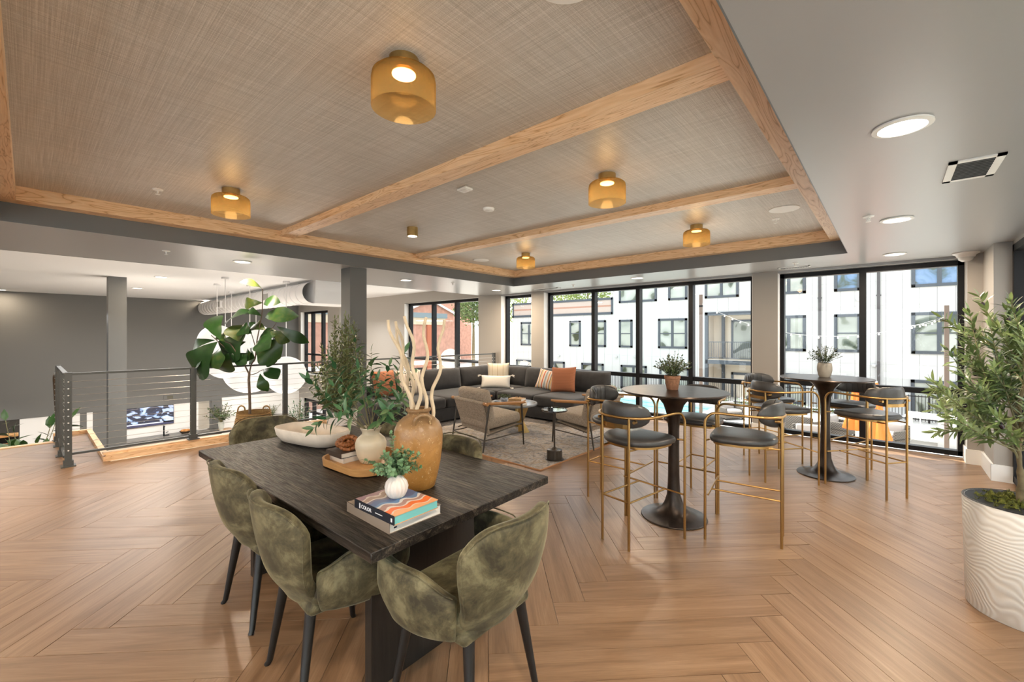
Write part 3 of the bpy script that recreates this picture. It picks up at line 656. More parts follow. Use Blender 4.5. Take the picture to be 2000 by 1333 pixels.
# ------------------------------------------------------------ dining chairs (front faces local +Y)
def ss(a, b, x): x = max(0, min(1, (x-a)/(b-a))); return x*x*(3-2*x)
def mk_dchair():
    r = thing('dining_chair', 'x', 'chair', group='olive velvet dining chairs')
    def back(u, v):
        s = 2*u-1; top = .850-.11*abs(s)**5.5-.01*(1-s*s); z = .388+v*(top-.388)
        h = (z-.405)/.44; w_ = .19+.062*ss(0, .7, h)
        y = -.205-.085*h-.02*h*h+.085*s*s*(.75+.35*h)+.035*(1-ss(0, .3, h)); return (s*w_*(1+.03*math.sin(PI*v))*(.96+.04*ss(0, .3, h)), y-.02*math.sin(PI*v), z)
    b = MB().grid(back, 17, 13).build('backrest', M['velvet'], r, ang=180)
    m = b.modifiers.new('t', 'SOLIDIFY'); m.thickness = .052; m.offset = 0; sub(b)
    def backpipe():
        pts = [back(0, v/8) for v in range(2, 8)]+[back(u/14, 1) for u in range(15)]+[back(1, v/8) for v in range(7, 1, -1)]
        return [(x*1.01, y-.026, z+.003) for x, y, z in pts]
    MB().tube(backpipe(), .0035, 5).build('piping', M['velvet'], b)
    for sd in (-1, 1):
        P = smooth_path([(.205, -.150), (.248, -.09), (.283, -.0), (.292, .09), (.282, .17), (.262, .225)], 3)
        def arm(u, v, sd=sd):
            i = u*(len(P)-1); k = min(int(i), len(P)-2); q = P[k].lerp(P[k+1], i-k) if len(P[k]) == 2 else Vector(P[k])+(Vector(P[k+1])-Vector(P[k]))*(i-k)
            top = .56+.085*ss(0, .42, u)-.035*ss(.88, 1, u); bot = .390+.035*ss(.80, 1, u)
            z = bot+v*(top-bot); f = .88+.12*ss(0, .5, v)+.02*math.sin(PI*v)
            return (sd*q[0]*f, q[1]*(.82+.18*ss(0, .5, v)), z)
        a = MB().grid(arm, 15, 7).build('armrest', M['velvet'], r, ang=180)
        m = a.modifiers.new('t', 'SOLIDIFY'); m.thickness = .055; m.offset = 0; sub(a)
        MB().tube([(arm(u/12, 1)[0]+sd*.024, arm(u/12, 1)[1], arm(u/12, 1)[2]+.008) for u in range(13)], .0033, 5).build('piping', M['velvet'], a)
    MB().rbox(0, .02, .455, .43, .38, .10, .045, 4).build('seat', M['velvet'], r)
    MB().rbox(0, .0, .40, .40, .36, .06, .028, 3).build('shell_underside', M['velvet'], r)
    MB().rbox(0, 0, .378, .30, .28, .03, .01, 2).build('seat_base', M['black_wood'], r)
    for x, y in ((-.15, -.15), (.15, -.15), (-.18, .15), (.18, .15)):
        MB().tube([(x*1.36, y*1.45, 0), (x*1.3, y*1.38, .02), (x, y, .41)], [.0125, .0135, .024], 14).build('leg', M['black_wood'], r)
    return r
ch = mk_dchair()
spots = [((-2.63, .955), 2, 'olive velvet dining chair, left of the two along the near table side'),
         ((-1.935, .935), -3, 'olive velvet dining chair, right of the two along the near table side'),
         ((-1.335, 1.235), 92, 'olive velvet dining chair at the near right end of the table, largest in view'),
         ((-3.60, 1.24), -104, 'olive velvet dining chair at the far left end, behind the white trough bowl'),
         ((-2.80, 1.61), 180, 'olive velvet dining chair on the far side, almost hidden behind the earthen jug'),
         ((-2.14, 1.63), 180, 'olive velvet dining chair on the far side, right of the jug toward the rug')]
for k, ((x, y), a, lb) in enumerate(spots):
    if k == 0: ch.location = (x, y, 0); ch.rotation_euler = (0, 0, math.radians(a)); ch['label'] = lb
    else: dup(ch, (x, y, 0), math.radians(a), lb)
# ------------------------------------------------------------ bar tables and stools
def bar_table(x, y, lb):
    r = thing('bar_table', lb, 'table', (x, y, 0), 0, 'round bronze bar tables')
    MB().lathe([(.0, 0), (.258, 0), (.262, .006), (.258, .012), (.20, .022), (.14, .04), (.10, .07), (.075, .115), (.055, .18), (.048, .27), (.045, .36)], 40).build('base', M['table_bronze'], r)
    MB().lathe([(.045, .35), (.043, .55), (.044, .74), (.055, .85), (.082, .935), (.125, .99), (.165, 1.02), (.20, 1.032), (0, 1.034)], 32).build('pedestal', M['table_bronze'], r)
    MB().lathe([(0, 1.033), (.41, 1.036), (.425, 1.046), (.42, 1.054), (0, 1.055)], 56).build('tabletop', M['table_bronze'], r)
bar_table(-1.354, 3.575, 'round dark bronze tulip bar table in front, with the terracotta pot plant')
bar_table(-.525, 5.74, 'round dark bronze tulip bar table farther right by the window, with the stone pot plant')
def mk_stool():
    r = thing('bar_stool', 'x', 'stool', group='brass framed bar stools')
    R_ = .0095
    bx_, by, fx, fy = .117, -.235, .265, .235
    Zr = .94
    arm = [(fx, fy, .70), (fx, fy, .80), (fx, fy, .87), (fx-.004, fy-.02, .915), (fx-.01, fy-.06, Zr), (fx-.02, .09, Zr), (fx-.025, -.04, Zr-.003), (.215, -.15, Zr-.006), (.165, -.215, Zr-.008), (.09, -.252, Zr-.01), (0, -.262, Zr-.01)]
    rail = arm+[(-x, y, z) for x, y, z in arm[-2::-1]]
    MB().tube(smooth_path(rail, 3), R_, 10).build('arm_rail', M['stoolbrass'], r)
    for sx in (-1, 1):
        MB().cyl((sx*fx, fy, 0), (sx*fx, fy, .705), R_, n=10).build('leg', M['stoolbrass'], r)
        MB().cyl((sx*bx_, by-.008, 0), (sx*bx_, by-.008, Zr-.005), R_, n=10).build('leg', M['stoolbrass'], r)
        MB().cyl((sx*bx_, by, .335), (sx*bx_, fy-.02, .335), .007, n=8).build('footrest', M['stoolbrass'], r)
        MB().cyl((sx*fx, fy, .735), (sx*(fx-.05), fy-.02, .735), .007, n=8).cyl((sx*bx_, by, .70), (sx*(bx_+.02), fy-.05, .70), .007, n=8).build('seat_bracket', M['stoolbrass'], r)
        MB().cyl((sx*.155, -.24, Zr-.035), (sx*.15, -.205, Zr-.035), .011, n=10).build('bolt', M['stoolbrass'], r)
    MB().cyl((-fx, fy-.02, .335), (fx, fy-.02, .335), .007, n=8).build('footrest', M['stoolbrass'], r)
    MB().cyl((-bx_, by-.005, .335), (bx_, by-.005, .335), .007, n=8).build('footrest', M['stoolbrass'], r)
    bp = [(-.117, -.235, .865), (-.07, -.25, .865), (0, -.257, .865), (.07, -.25, .865), (.117, -.235, .865)]
    q = MB(); 
    for i in range(4): a, b = bp[i], bp[i+1]; q.add([(a[0], a[1], .85), (b[0], b[1], .85), (b[0], b[1], .88), (a[0], a[1], .88), (a[0], a[1]+.006, .85), (b[0], b[1]+.006, .85), (b[0], b[1]+.006, .88), (a[0], a[1]+.006, .88)], [(0, 1, 2, 3), (7, 6, 5, 4), (3, 2, 6, 7), (0, 4, 5, 1)])
    q.build('back_strap', M['stoolbrass'], r)
    # seat: D-shaped cushion
    out = []
    for k in range(40):
        a = 2*PI*k/40; c, s = math.cos(a), math.sin(a)
        x = .262*math.copysign(abs(c)**(.5 if s > 0 else .8), c); y = (.235*math.copysign(abs(s)**.35, s)) if s > 0 else .225*math.copysign(abs(s)**.9, s)
        if s <= 0: x *= 1-.12*abs(s)
        out.append((x*.93, y*.97))
    vs = []; prof = [(.90, .716), (.98, .722), (1, .736), (.99, .752), (.95, .762), (.75, .770), (.4, .774), (.0, .775)]
    fs = []
    for f_, z in prof: vs += [(x*f_, y*f_, z) for x, y in out]
    for j in range(len(prof)-1):
        for k in range(40): fs.append((j*40+k, j*40+(k+1) % 40, (j+1)*40+(k+1) % 40, (j+1)*40+k))
    fs.append(tuple(range(39, -1, -1)))
    s = MB().add(vs, fs).build('seat', M['leather'], r, ang=60)
    MB().add([(x*.9, y*.9, .700) for x, y in out]+[(x*.9, y*.9, .717) for x, y in out], [tuple(range(39, -1, -1))]+[(k, (k+1) % 40, 40+(k+1) % 40, 40+k) for k in range(40)]).build('seat_pan', M['stoolbrass'], r)
    # backrest: curved pad, rounded ends, hung inside the rail
    def pad(u, v):
        a = (u-.5)*2; ph = 2*PI*v; A = a*1.22
        hx = math.sqrt(max(0, 1-abs(a)**3.2)); h = .092*max(hx, .04); th = .026*max(hx, .05)
        Rr = .225; cz = .942+h*math.sin(ph); rr = Rr-.008+th*math.cos(ph)
        return (rr*math.sin(A)*.98, -.02-rr*math.cos(A), cz)
    p = MB().grid(lambda u, v: pad(v, u), 16, 25, closeu=True); n = 16
    p.f += [tuple(range(15, -1, -1)), tuple(24*16+k for k in range(16))]
    b = p.build('backrest', M['leather'], r, ang=80)
    for k in range(-2, 3):
        A = k*.27; MB().tube([((.225-.008-.0275*math.cos(e))*math.sin(A)*.98, -.02-(.225-.008-.0275*math.cos(e))*math.cos(A), .942+.088*math.sin(e)) for e in [x*.26-1.3 for x in range(11)]], .0014, 4).build('seam', M['black'], b)
    return r
st = mk_stool()
def frame_of(f, b): d = Vector((f[0]-b[0], f[1]-b[1])); return ((f[0]+b[0])/2, (f[1]+b[1])/2), math.atan2(-d.x, d.y)
sts = [((-1.405, 3.28), (-1.485, 2.82), 'bar stool at the front table, nearest left, its back to the camera'),
       ((-1.064, 3.592), (-.598, 3.655), 'bar stool at the front table, on its right side, backrest seen edge-on'),
       ((-1.645, 3.592), (-2.11, 3.60), 'bar stool at the front table, on its left side beside the tan armchair'),
       ((-1.356, 3.877), (-1.36, 4.345), 'bar stool at the front table, on its far side toward the pool windows'),
       ((-.74, 5.45), (-1.04, 5.095), 'bar stool at the rear table, front left side, back turned to the camera'),
       ((-.335, 5.595), (.044, 5.31), 'bar stool at the rear table, front right side, nearest the potted olive tree'),
       ((-.92, 5.82), (-1.307, 6.08), 'bar stool at the rear table, left side, by the window pillar'),
       ((-.425, 5.89), (-.27, 6.31), 'bar stool at the rear table, far side against the window, behind the tabletop')]
for k, (f, b, lb) in enumerate(sts):
    (x, y), a = frame_of(f, b)
    if k == 0: st.location = (x, y, 0); st.rotation_euler = (0, 0, a); st['label'] = lb
    else: dup(st, (x, y, 0), a, lb)
# ------------------------------------------------------------ rug
r = tag(MB().rbox(0, 0, .006, 2.98, 2.4, .011, .004, 1).build('rug', M['rug'], None, (-4.41, 4.98, 0)), 'large faded grey, beige and rust patterned rug under the lounge seating', 'rug')
e = MB().box(-1.495, 1.495, -1.205, -1.19, .0, .0125).box(1.485, 1.5, -1.2, 1.2, 0, .0125).box(-1.5, -1.485, -1.2, 1.2, 0, .0125).box(-1.495, 1.495, 1.19, 1.205, 0, .0125)
e.build('binding', M['rugedge'], r)
# ------------------------------------------------------------ sectional sofa
def cushion(w_, h_, t_, n=13, p=3.2, pinch=.0, crown=.0):
    def f(u, v, s):
        x, y = 2*u-1, 2*v-1; k = (1-abs(x)**p)*(1-abs(y)**p); k = max(k, 0)**.42
        px = x*(1-.035*(1-y*y)*pinch) if pinch else x; py = y*(1-.05*(1-x*x)*pinch) if pinch else y
        return (px*w_/2, s*t_/2*k, py*h_/2)
    mb = MB(); mb.grid(lambda u, v: f(u, v, -1), n, n); mb.grid(lambda u, v: f(1-u, v, 1), n, n); return mb
def weld(o):
    bm = bmesh.new(); bm.from_mesh(o.data); bmesh.ops.remove_doubles(bm, verts=bm.verts, dist=.0008); bm.to_mesh(o.data); bm.free(); o.data.shade_smooth(); return o
r = thing('sectional_sofa', 'large charcoal velvet corner sofa wrapping the lounge corner below the windows', 'sofa', (-6.26, 6.72, 0))
ox, oy = -6.26, 6.72
def L(x, y): return (x-ox, y-oy)
def sb(x0, x1, y0, y1, z0, z1, rr, nm, seg=3):
    a, b = L(x0, y0); c, d = L(x1, y1); return MB().rbox((a+c)/2, (b+d)/2, (z0+z1)/2, c-a, d-b, z1-z0, rr, seg).build(nm, M['sofa'], r)
sb(-6.85, -5.68, 3.52, 6.0, .05, .27, .02, 'base', 2); sb(-6.85, -3.86, 5.94, 7.18, .05, .27, .02, 'base', 2)
sb(-6.93, -6.72, 3.52, 7.2, .05, .62, .05, 'back_frame'); sb(-6.75, -3.86, 7.0, 7.2, .05, .62, .05, 'back_frame')
for a, b in ((3.52, 4.72), (4.72, 5.93)): sub(sb(-6.75, -5.62, a, b, .26, .46, .07, 'seat_cushion'))
sub(sb(-6.75, -5.62, 5.93, 7.05, .26, .46, .07, 'seat_cushion'))
for a, b in ((-5.62, -4.74), (-4.74, -3.86)): sub(sb(a, b, 5.88, 7.05, .26, .46, .07, 'seat_cushion'))
bc = weld(cushion(1.02, .44, .26).build('back_cushion', M['sofa'], r))
def place(o, x, y, z, rz, tilt): o.location = (x-ox, y-oy, z); o.rotation_euler = Euler((tilt, 0, rz)); return o
place(bc, -5.20, 6.88, .63, 0, -.16)
for x, y, rz in ((-4.27, 6.90, 0), (-6.05, 6.93, 0), (-6.60, 4.35, PI/2), (-6.60, 5.36, PI/2), (-6.62, 6.30, PI/2)):
    q = link(bc.data, 'back_cushion', r); place(q, x, y, .63, rz+random.uniform(-.03, .03), -.15)
for x, y in ((-6.8, 3.6), (-5.75, 3.6), (-5.75, 5.9), (-3.95, 6.05), (-3.95, 7.1)): a, b = L(x, y); MB().box(a-.025, a+.025, b-.025, b+.025, 0, .06).build('leg', M['black_wood'], r)
def throw(nm, lb, m, w_, h_, t_, p, rz, tilt, roll=0, tassel=False, grp=None):
    o = weld(cushion(w_, h_, t_, 15, 2.6, 1.5).build(nm, m, None, p)); o.rotation_euler = (Euler((0, roll, 0)).to_matrix() and (Matrix.Rotation(rz, 3, 'Z') @ Matrix.Rotation(tilt, 3, 'X') @ Matrix.Rotation(roll, 3, 'Y')).to_euler())
    tag(o, lb, 'cushion', grp or 'throw pillows on the charcoal sofa')
    if tassel:
        for sx in (-1, 1):
            for sz in (-1, 1):
                q = MB()
                for k in range(7): a = k*.9; q.tube([(sx*w_/2*.97, 0, sz*h_/2*.95), (sx*(w_/2+.03), .012*math.cos(a), sz*h_/2+.012*math.sin(a)), (sx*(w_/2+.07), .02*math.cos(a), sz*h_/2+.02*math.sin(a)-.02)], .004, 4)
                q.build('tassel', m, o)
    return o
throw('throw_pillow', 'beige square pillow with thin brown lines standing in the sofa corner', M['stripeA'], .46, .46, .15, (-6.17, 6.55, .70), .72, -.18)
throw('throw_pillow', 'white oblong pillow with corner tassels lying in front of the beige one', M['white_fabric'], .60, .27, .16, (-5.93, 6.22, .575), .62, -.45, tassel=True)
throw('throw_pillow', 'square pillow with orange, grey and cream stripes leaning left of the rust one', M['stripeB'], .46, .40, .14, (-4.93, 6.62, .65), .15, -.42, .12)
throw('throw_pillow', 'rust corduroy square pillow at the right end of the sofa', M['rust'], .48, .48, .16, (-4.50, 6.52, .69), .22, -.28, -.05)
throw('throw_pillow', 'cream pillow with thin dark stripes on the left wing behind the jug branches', M['stripeC'], .46, .44, .14, (-6.30, 4.42, .68), PI/2-.25, -.3)
throw('throw_pillow', 'rust square pillow at the left end of the sofa, behind the vase leaves', M['rust'], .46, .46, .15, (-6.38, 3.98, .69), PI/2+.1, -.25)
# ------------------------------------------------------------ lounge armchairs
def mk_arm():
    r = thing('armchair', 'x', 'armchair', group='oatmeal linen armchairs')
    W_, Dp = .385, .33
    for sx in (-1, 1):
        MB().tube([(sx*W_, Dp-.02, 0), (sx*W_, Dp-.06, .565)], [.010, .015], 10).build('leg', M['darkmetal'], r)
        MB().tube([(sx*W_, -Dp-.04, 0), (sx*W_, -Dp+.06, .60)], [.010, .015], 10).build('leg', M['darkmetal'], r)
        MB().tube([(sx*W_, Dp, .58), (sx*W_, .25, .578), (sx*W_, -.15, .605), (sx*W_, -Dp-.02, .62)], [.014, .021, .021, .017], 12).build('armrest', M['tan'], r)
        MB().cyl((sx*W_, Dp-.03, .18), (sx*W_, -Dp, .15), .008, n=8).cyl((sx*W_, Dp-.05, .30), (sx*(W_-.03), -.28, .20), .009, n=8).build('side_bar', M['darkmetal'], r)
    MB().cyl((-W_-.05, -Dp+.0, .615), (W_+.05, -Dp+.0, .615), .021, n=14).build('back_roll', M['tan'], r)
    MB().cyl((-W_, -Dp-.02, .15), (W_, -Dp-.02, .15), .008, n=8).cyl((-W_, Dp-.05, .28), (W_, Dp-.05, .28), .010, n=8).build('crossbar', M['darkmetal'], r)
    MB().add([(-.35, -Dp-.02, .60), (.35, -Dp-.02, .60), (.32, -.23, .205), (-.32, -.23, .205), (-.35, -Dp+.0, .60), (.35, -Dp+.0, .60), (.32, -.21, .215), (-.32, -.21, .215)], [(0, 1, 2, 3), (7, 6, 5, 4), (0, 4, 5, 1), (1, 5, 6, 2), (2, 6, 7, 3), (3, 7, 4, 0)]).cyl((-.35, -Dp-.0, .615), (.35, -Dp-.0, .615), .027, n=14).add([(-.32, -.23, .205), (.32, -.23, .205), (.34, Dp-.06, .275), (-.34, Dp-.06, .275), (-.32, -.23, .22), (.32, -.23, .22), (.34, Dp-.06, .29), (-.34, Dp-.06, .29)], [(0, 3, 2, 1), (4, 5, 6, 7), (0, 1, 5, 4), (2, 3, 7, 6), (1, 2, 6, 5), (3, 0, 4, 7)]).build('sling', M['linen'], r)
    sub(MB().rbox(0, .05, .345, .66, .60, .15, .05, 3, Matrix.Rotation(.09, 4, 'X')).build('seat_cushion', M['linen'], r))
    sub(MB().rbox(0, 0, 0, .66, .15, .50, .06, 3, Matrix.Translation((0, -.215, .54)) @ Matrix.Rotation(.22, 4, 'X')).build('back_cushion', M['linen'], r))
    return r
ac = mk_arm(); ac.location = (-4.20, 4.27, .012); ac.rotation_euler = (0, 0, math.radians(-10)); ac['label'] = 'oatmeal linen armchair with metal legs, its back to the dining table, on the rug'
dup(ac, (-3.24, 5.27, .012), math.radians(88), 'oatmeal linen armchair turned sideways between the small drinks table and the bar stools')
# coffee table with its things
r = thing('coffee_table', 'round grey stone-topped coffee table on curved brass legs, behind the armchair', 'table', (-4.50, 5.12, .012))
MB().lathe([(0, .395), (.385, .395), (.39, .405), (.39, .42), (.385, .428), (0, .43)], 48).build('tabletop', plain('grey_stone_top', (.20, .21, .22), .2, var=.1), r)
for k in range(3):
    a = k*2*PI/3-.2; Mx = Matrix.Rotation(a, 4, 'Z')
    MB().add([(.20, -.05, 0), (.33, -.07, 0), (.24, -.02, .17), (.33, -.05, .395), (.20, -.05, .395), (.15, -.02, .18), (.20, .05, 0), (.33, .07, 0), (.24, .02, .17), (.33, .05, .395), (.20, .05, .395), (.15, .02, .18)],
             [(0, 1, 2, 5), (5, 2, 3, 4), (6, 11, 8, 7), (11, 10, 9, 8), (1, 7, 8, 2), (2, 8, 9, 3), (0, 5, 11, 6), (5, 4, 10, 11), (0, 6, 7, 1)], Mx).build('leg', M['brass'], r)
def book(nm, lb, loc, rz, w_, d_, h_, cover, grp, spine=None, pages=None):
    r = thing(nm, lb, 'book', loc, rz, grp)
    MB().box(-w_/2, w_/2, -d_/2, d_/2, 0, .0022).box(-w_/2, w_/2, -d_/2, d_/2, h_-.0022, h_).build('cover', cover, r, smooth=False)
    MB().box(-w_/2, w_/2, -d_/2-.001, -d_/2+.0025, 0, h_).build('spine', spine or cover, r, smooth=False)
    MB().box(-w_/2+.003, w_/2-.003, -d_/2+.003, d_/2-.003, .002, h_-.002).build('pages', pages or M['paperedge'], r, smooth=False)
    return r
ob = plain('old_book_cloth', (.42, .26, .12), .8, var=.2, vs=30)
for k in range(3): book('book', 'worn tan old book, %s of the tied stack of three on the round coffee table' % ('bottom', 'middle', 'top')[k], (-4.30-.005*k, 5.0, .442+k*.033), .1+.08*k, .24-.01*k, .17, .031, ob, 'old books on the coffee table')
r = thing('twine_bow', 'twine tied around the old books on the coffee table', 'twine', (-4.30, 5.0, .441)); MB().box(-.006, .006, -.09, .09, .10, .103).box(-.006, .006, -.0905, -.088, .002, .103).tube(smooth_path([(0, 0, .104), (.03, .02, .12), (.05, 0, .11), (0, 0, .104), (-.03, .02, .12), (-.05, -.01, .11), (0, 0, .104)], 4), .003, 5).build('cord', ob, r)
r = tag(MB().lathe([(0, .0), (.12, .0), (.15, .02), (.15, .028), (.12, .012), (0, .01)], 24).build('decorative_tray', M['darkmetal'], None, (-4.62, 5.02, .442)), 'shallow dark dish under the blue and white pot on the coffee table', 'dish')
# martini drinks table
r = thing('drinks_table', 'tiny round drinks table with thin brass stem and heavy drum base on the rug', 'table', (-3.045, 4.225, .012))
MB().lathe([(0, 0), (.112, 0), (.112, .008), (.095, .010), (.093, .115), (.088, .118), (.04, .119), (.035, .13), (.02, .145), (0, .147)], 36).build('base', M['darkmetal'], r)
MB().cyl((0, 0, .14), (0, 0, .57), .010).lathe([(.0, .565), (.03, .575), (.035, .585), (0, .585)], 16).build('stem', M['darkmetal'], r)
MB().lathe([(0, .583), (.15, .583), (.157, .588), (.157, .604), (.152, .604), (.15, .598), (0, .598)], 40).build('tabletop', plain('smoked_mirror_top', (.10, .10, .10), .06, .9), r)
# ------------------------------------------------------------ things on the dining table
TZ = .760
J = (-1.775, 1.30)
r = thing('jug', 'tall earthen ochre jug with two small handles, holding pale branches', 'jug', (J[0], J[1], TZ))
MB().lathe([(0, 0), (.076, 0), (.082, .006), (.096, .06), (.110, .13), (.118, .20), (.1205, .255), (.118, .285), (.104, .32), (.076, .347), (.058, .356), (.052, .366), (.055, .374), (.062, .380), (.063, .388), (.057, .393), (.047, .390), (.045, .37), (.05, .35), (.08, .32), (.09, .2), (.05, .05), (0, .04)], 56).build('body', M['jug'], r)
for a in (-.42, 2.4):
    Mx = Matrix.Rotation(a, 4, 'Z')
    MB().tube(smooth_path([(.085, -.038, .318), (.098, -.036, .352), (.100, -.020, .368), (.100, .0, .372), (.100, .020, .368), (.098, .036, .352), (.085, .038, .318)], 4), .0095, 10, M=Mx).build('handle', M['jug'], r)
tips = [(758, 625, 2.10), (769, 628, 2.22), (775, 640, 2.16), (793, 618, 2.05), (831, 620, 2.15), (865, 625, 2.20)]
bots = [(804, 2.13), (807, 2.17), (811, 2.18), (814, 2.12), (826, 2.13), (829, 2.16)]
for k, ((u, v, t_), (ub, tb)) in enumerate(zip(tips, bots)):
    p0 = D(ub, 852, tb); p1 = D(u, v, t_); n = 14; pts = []; ph = k*1.7
    cx, cy = J
    p0 = Vector((cx+(p0.x-cx)*.6, cy+(p0.y-cy)*.6, .90))
    for i in range(n+1):
        s = i/n; p = p0.lerp(p1, s); bow = math.sin(PI*s)
        rt_ = Vector((math.cos(TH), math.sin(TH), 0)); dr = (-1 if k < 4 else -.2)
        p += rt_*(.012*math.sin(s*19+ph)*min(1, s*3)+.0*bow)+rt_*(.028*bow*(1 if k < 4 else .2 if k == 4 else .5))+Vector((0, 0, 1))*0; p.x += .006*math.cos(s*15+ph)
        pts.append(p-Vector((cx, cy, TZ)))
    o = MB().tube(smooth_path(pts, 2), [.0105-.003*i/(2*n) for i in range(2*n+1)], 8).build('dried_branch', M['driftwood'], None, (cx, cy, TZ))
    tag(o, ['wavy pale branch in the jug, leftmost tip', 'wavy pale branch in the jug, second tip from the left', 'wavy pale branch in the jug, third and shorter tip from the left', 'tall straight pale branch in the jug, at the fourth tip from the left',
            'wavy pale branch in the jug, second tip from the right', 'wavy pale branch in the jug, rightmost tip leaning right'][k], 'branch', 'dried branches in the earthen jug')
# round-cornered wooden tray
def rrect(a, b, r_, n=8, z=0):
    out = []
    for cx, cy, s in ((a-r_, b-r_, 0), (-a+r_, b-r_, 1), (-a+r_, -b+r_, 2), (a-r_, -b+r_, 3)):
        for k in range(n+1): t_ = (s+k/n)*PI/2; out.append((cx+r_*math.cos(t_), cy+r_*math.sin(t_), z))
    return out
def loopmesh(rings, cap0=True, cap1=True):
    mb = MB(); n = len(rings[0]); vs = [p for r_ in rings for p in r_]; fs = []
    for j in range(len(rings)-1):
        for k in range(n): fs.append((j*n+k, j*n+(k+1) % n, (j+1)*n+(k+1) % n, (j+1)*n+k))
    if cap0: fs.append(tuple(range(n-1, -1, -1)))
    if cap1: fs.append(tuple((len(rings)-1)*n+k for k in range(n)))
    return mb.add(vs, fs)
TC = (-2.30, 1.33)
r = thing('tray', 'light wooden tray with rounded corners under the cream vase', 'tray', (TC[0], TC[1], TZ), math.radians(3))
loopmesh([rrect(.225, .19, .10, 8, 0), rrect(.235, .20, .11, 8, .006), rrect(.238, .203, .11, 8, .045), rrect(.226, .191, .10, 8, .045), rrect(.224, .189, .10, 8, .012)]).build('body', M['traywood'], r)
wb = plain('white_book_cover', (.66, .63, .60), .6); bk_ = plain('dark_brown_book_cover', (.045, .032, .025), .5)
book('book', 'small pale book, lower of the two in the wooden tray', (-2.455, 1.265, TZ+.0125), math.radians(4), .17, .125, .027, wb, 'small books in the tray')
book('book', 'small dark brown book, upper of the two in the wooden tray', (-2.465, 1.26, TZ+.0400), math.radians(2), .175, .13, .029, bk_, 'small books in the tray')
r = thing('rattan_knot', 'woven reddish brown rattan knot on the small dark book', 'ornament', (-2.46, 1.275, TZ+.0695))
for k, (tx, tz, dx) in enumerate(((.5, 0, -.03), (1.2, .9, .03), (.25, 2.0, .0))):
    n = 40; Mx = Matrix.Translation((dx, .0, .040)) @ Euler((tx, 0, tz)).to_matrix().to_4x4()
    MB().tube([((.048+.004*math.sin(i*PI))*math.cos(2*PI*i/n), .038*math.sin(2*PI*i/n), .004*math.sin(2*PI*i*12/n)) for i in range(n)], [.0125+.0022*(i % 2) for i in range(n)], 10, True, Mx).build('ring', M['wicker'], r)
VC = (-2.285, 1.335)
r = thing('vase', 'matte cream vase with wide collar standing in the wooden tray', 'vase', (VC[0], VC[1], TZ+.0125))
MB().lathe([(0, 0), (.052, 0), (.060, .006), (.078, .045), (.0875, .09), (.088, .115), (.080, .138), (.062, .155), (.050, .165), (.049, .177), (.056, .192), (.061, .200), (.060, .205), (.055, .204), (.044, .175), (.06, .14), (.06, .05), (0, .03)], 48).build('body', M['cream_vase'], r)
r = thing('dough_bowl', 'long white bleached-wood trough bowl on the left of the dining table', 'bowl', (-3.05, 1.325, TZ), math.radians(13))
def oval(a, b, z, e=.62, n=48): return [(a*math.copysign(abs(math.cos(t_))**e, math.cos(t_)), b*math.copysign(abs(math.sin(t_))**e, math.sin(t_)), z) for t_ in [2*PI*k/n for k in range(n)]]
loopmesh([oval(.22, .085, 0), oval(.26, .112, .010), oval(.295, .135, .05), oval(.308, .143, .096), oval(.304, .139, .103), oval(.284, .120, .102), oval(.276, .112, .09), oval(.25, .09, .04), oval(.18, .05, .022)]).build('body', M['travertine'], r, ang=60)
# the two large books
t = NT('printed_wave_cover'); v = t.co('Object'); s = t.n('ShaderNodeSeparateXYZ'); t.l(v, s.inputs[0])
f = t.noise(t.co('Object', (9, 3, 1)), 1, 3, .45, .4)
sn = t.n('ShaderNodeMath', operation='SINE'); m_ = t.n('ShaderNodeMath', operation='MULTIPLY'); t.l(s.outputs[1], m_.inputs[0]); m_.inputs[1].default_value = 75; t.l(m_.outputs[0], sn.inputs[0])
ml = t.n('ShaderNodeMath', operation='MULTIPLY'); t.l(sn.outputs[0], ml.inputs[0]); ml.inputs[1].default_value = .035
a = t.n('ShaderNodeMath', operation='MULTIPLY_ADD'); t.l(s.outputs[0], a.inputs[0]); a.inputs[1].default_value = 3.5; t.l(ml.outputs[0], a.inputs[2])
b = t.n('ShaderNodeMath', operation='MULTIPLY_ADD'); t.l(f, b.inputs[0]); b.inputs[1].default_value = .35; t.l(a.outputs[0], b.inputs[2])
c = t.n('ShaderNodeMath', operation='ADD'); t.l(b.outputs[0], c.inputs[0]); c.inputs[1].default_value = .33
t.l(t.ramp(c.outputs[0], [(0, (.30, .19, .22)), (.13, (.62, .55, .5)), (.16, (.36, .25, .20)), (.26, (.66, .6, .55)), (.29, (.16, .14, .2)), (.36, (.08, .12, .24)), (.50, (.10, .2, .36)), (.56, (.6, .58, .56)), (.6, (.35, .2, .17)), (.68, (.66, .6, .55)), (.72, (.72, .15, .03)), (.84, (.66, .55, .48)), (.87, (.72, .36, .17))], 'CONSTANT'), t.b.inputs['Base Color'])
t.set(Roughness=.35); M['wavecover'] = t.m
spk = plain('black_book_spine', (.012, .014, .022), .4); turq = plain('turquoise_page_edges', (.16, .46, .45), .6)
tb = plain('taupe_book_cover', (.23, .18, .14), .55)
book('book', 'large white-paged book with taupe spine, lower of the two near the table corner', (-1.588, 1.035, TZ), 0, .325, .25, .040, tb, 'large books near the table corner')
BK = (-1.538, 1.015, TZ+.0402)
rb = book('book', 'black-spined book titled COLOR with wavy printed cover, upper of the two', BK, math.radians(2), .275, .215, .035, M['wavecover'], 'large books near the table corner', spk, turq)
lt = plain('white_lettering', (.75, .75, .78), .5)
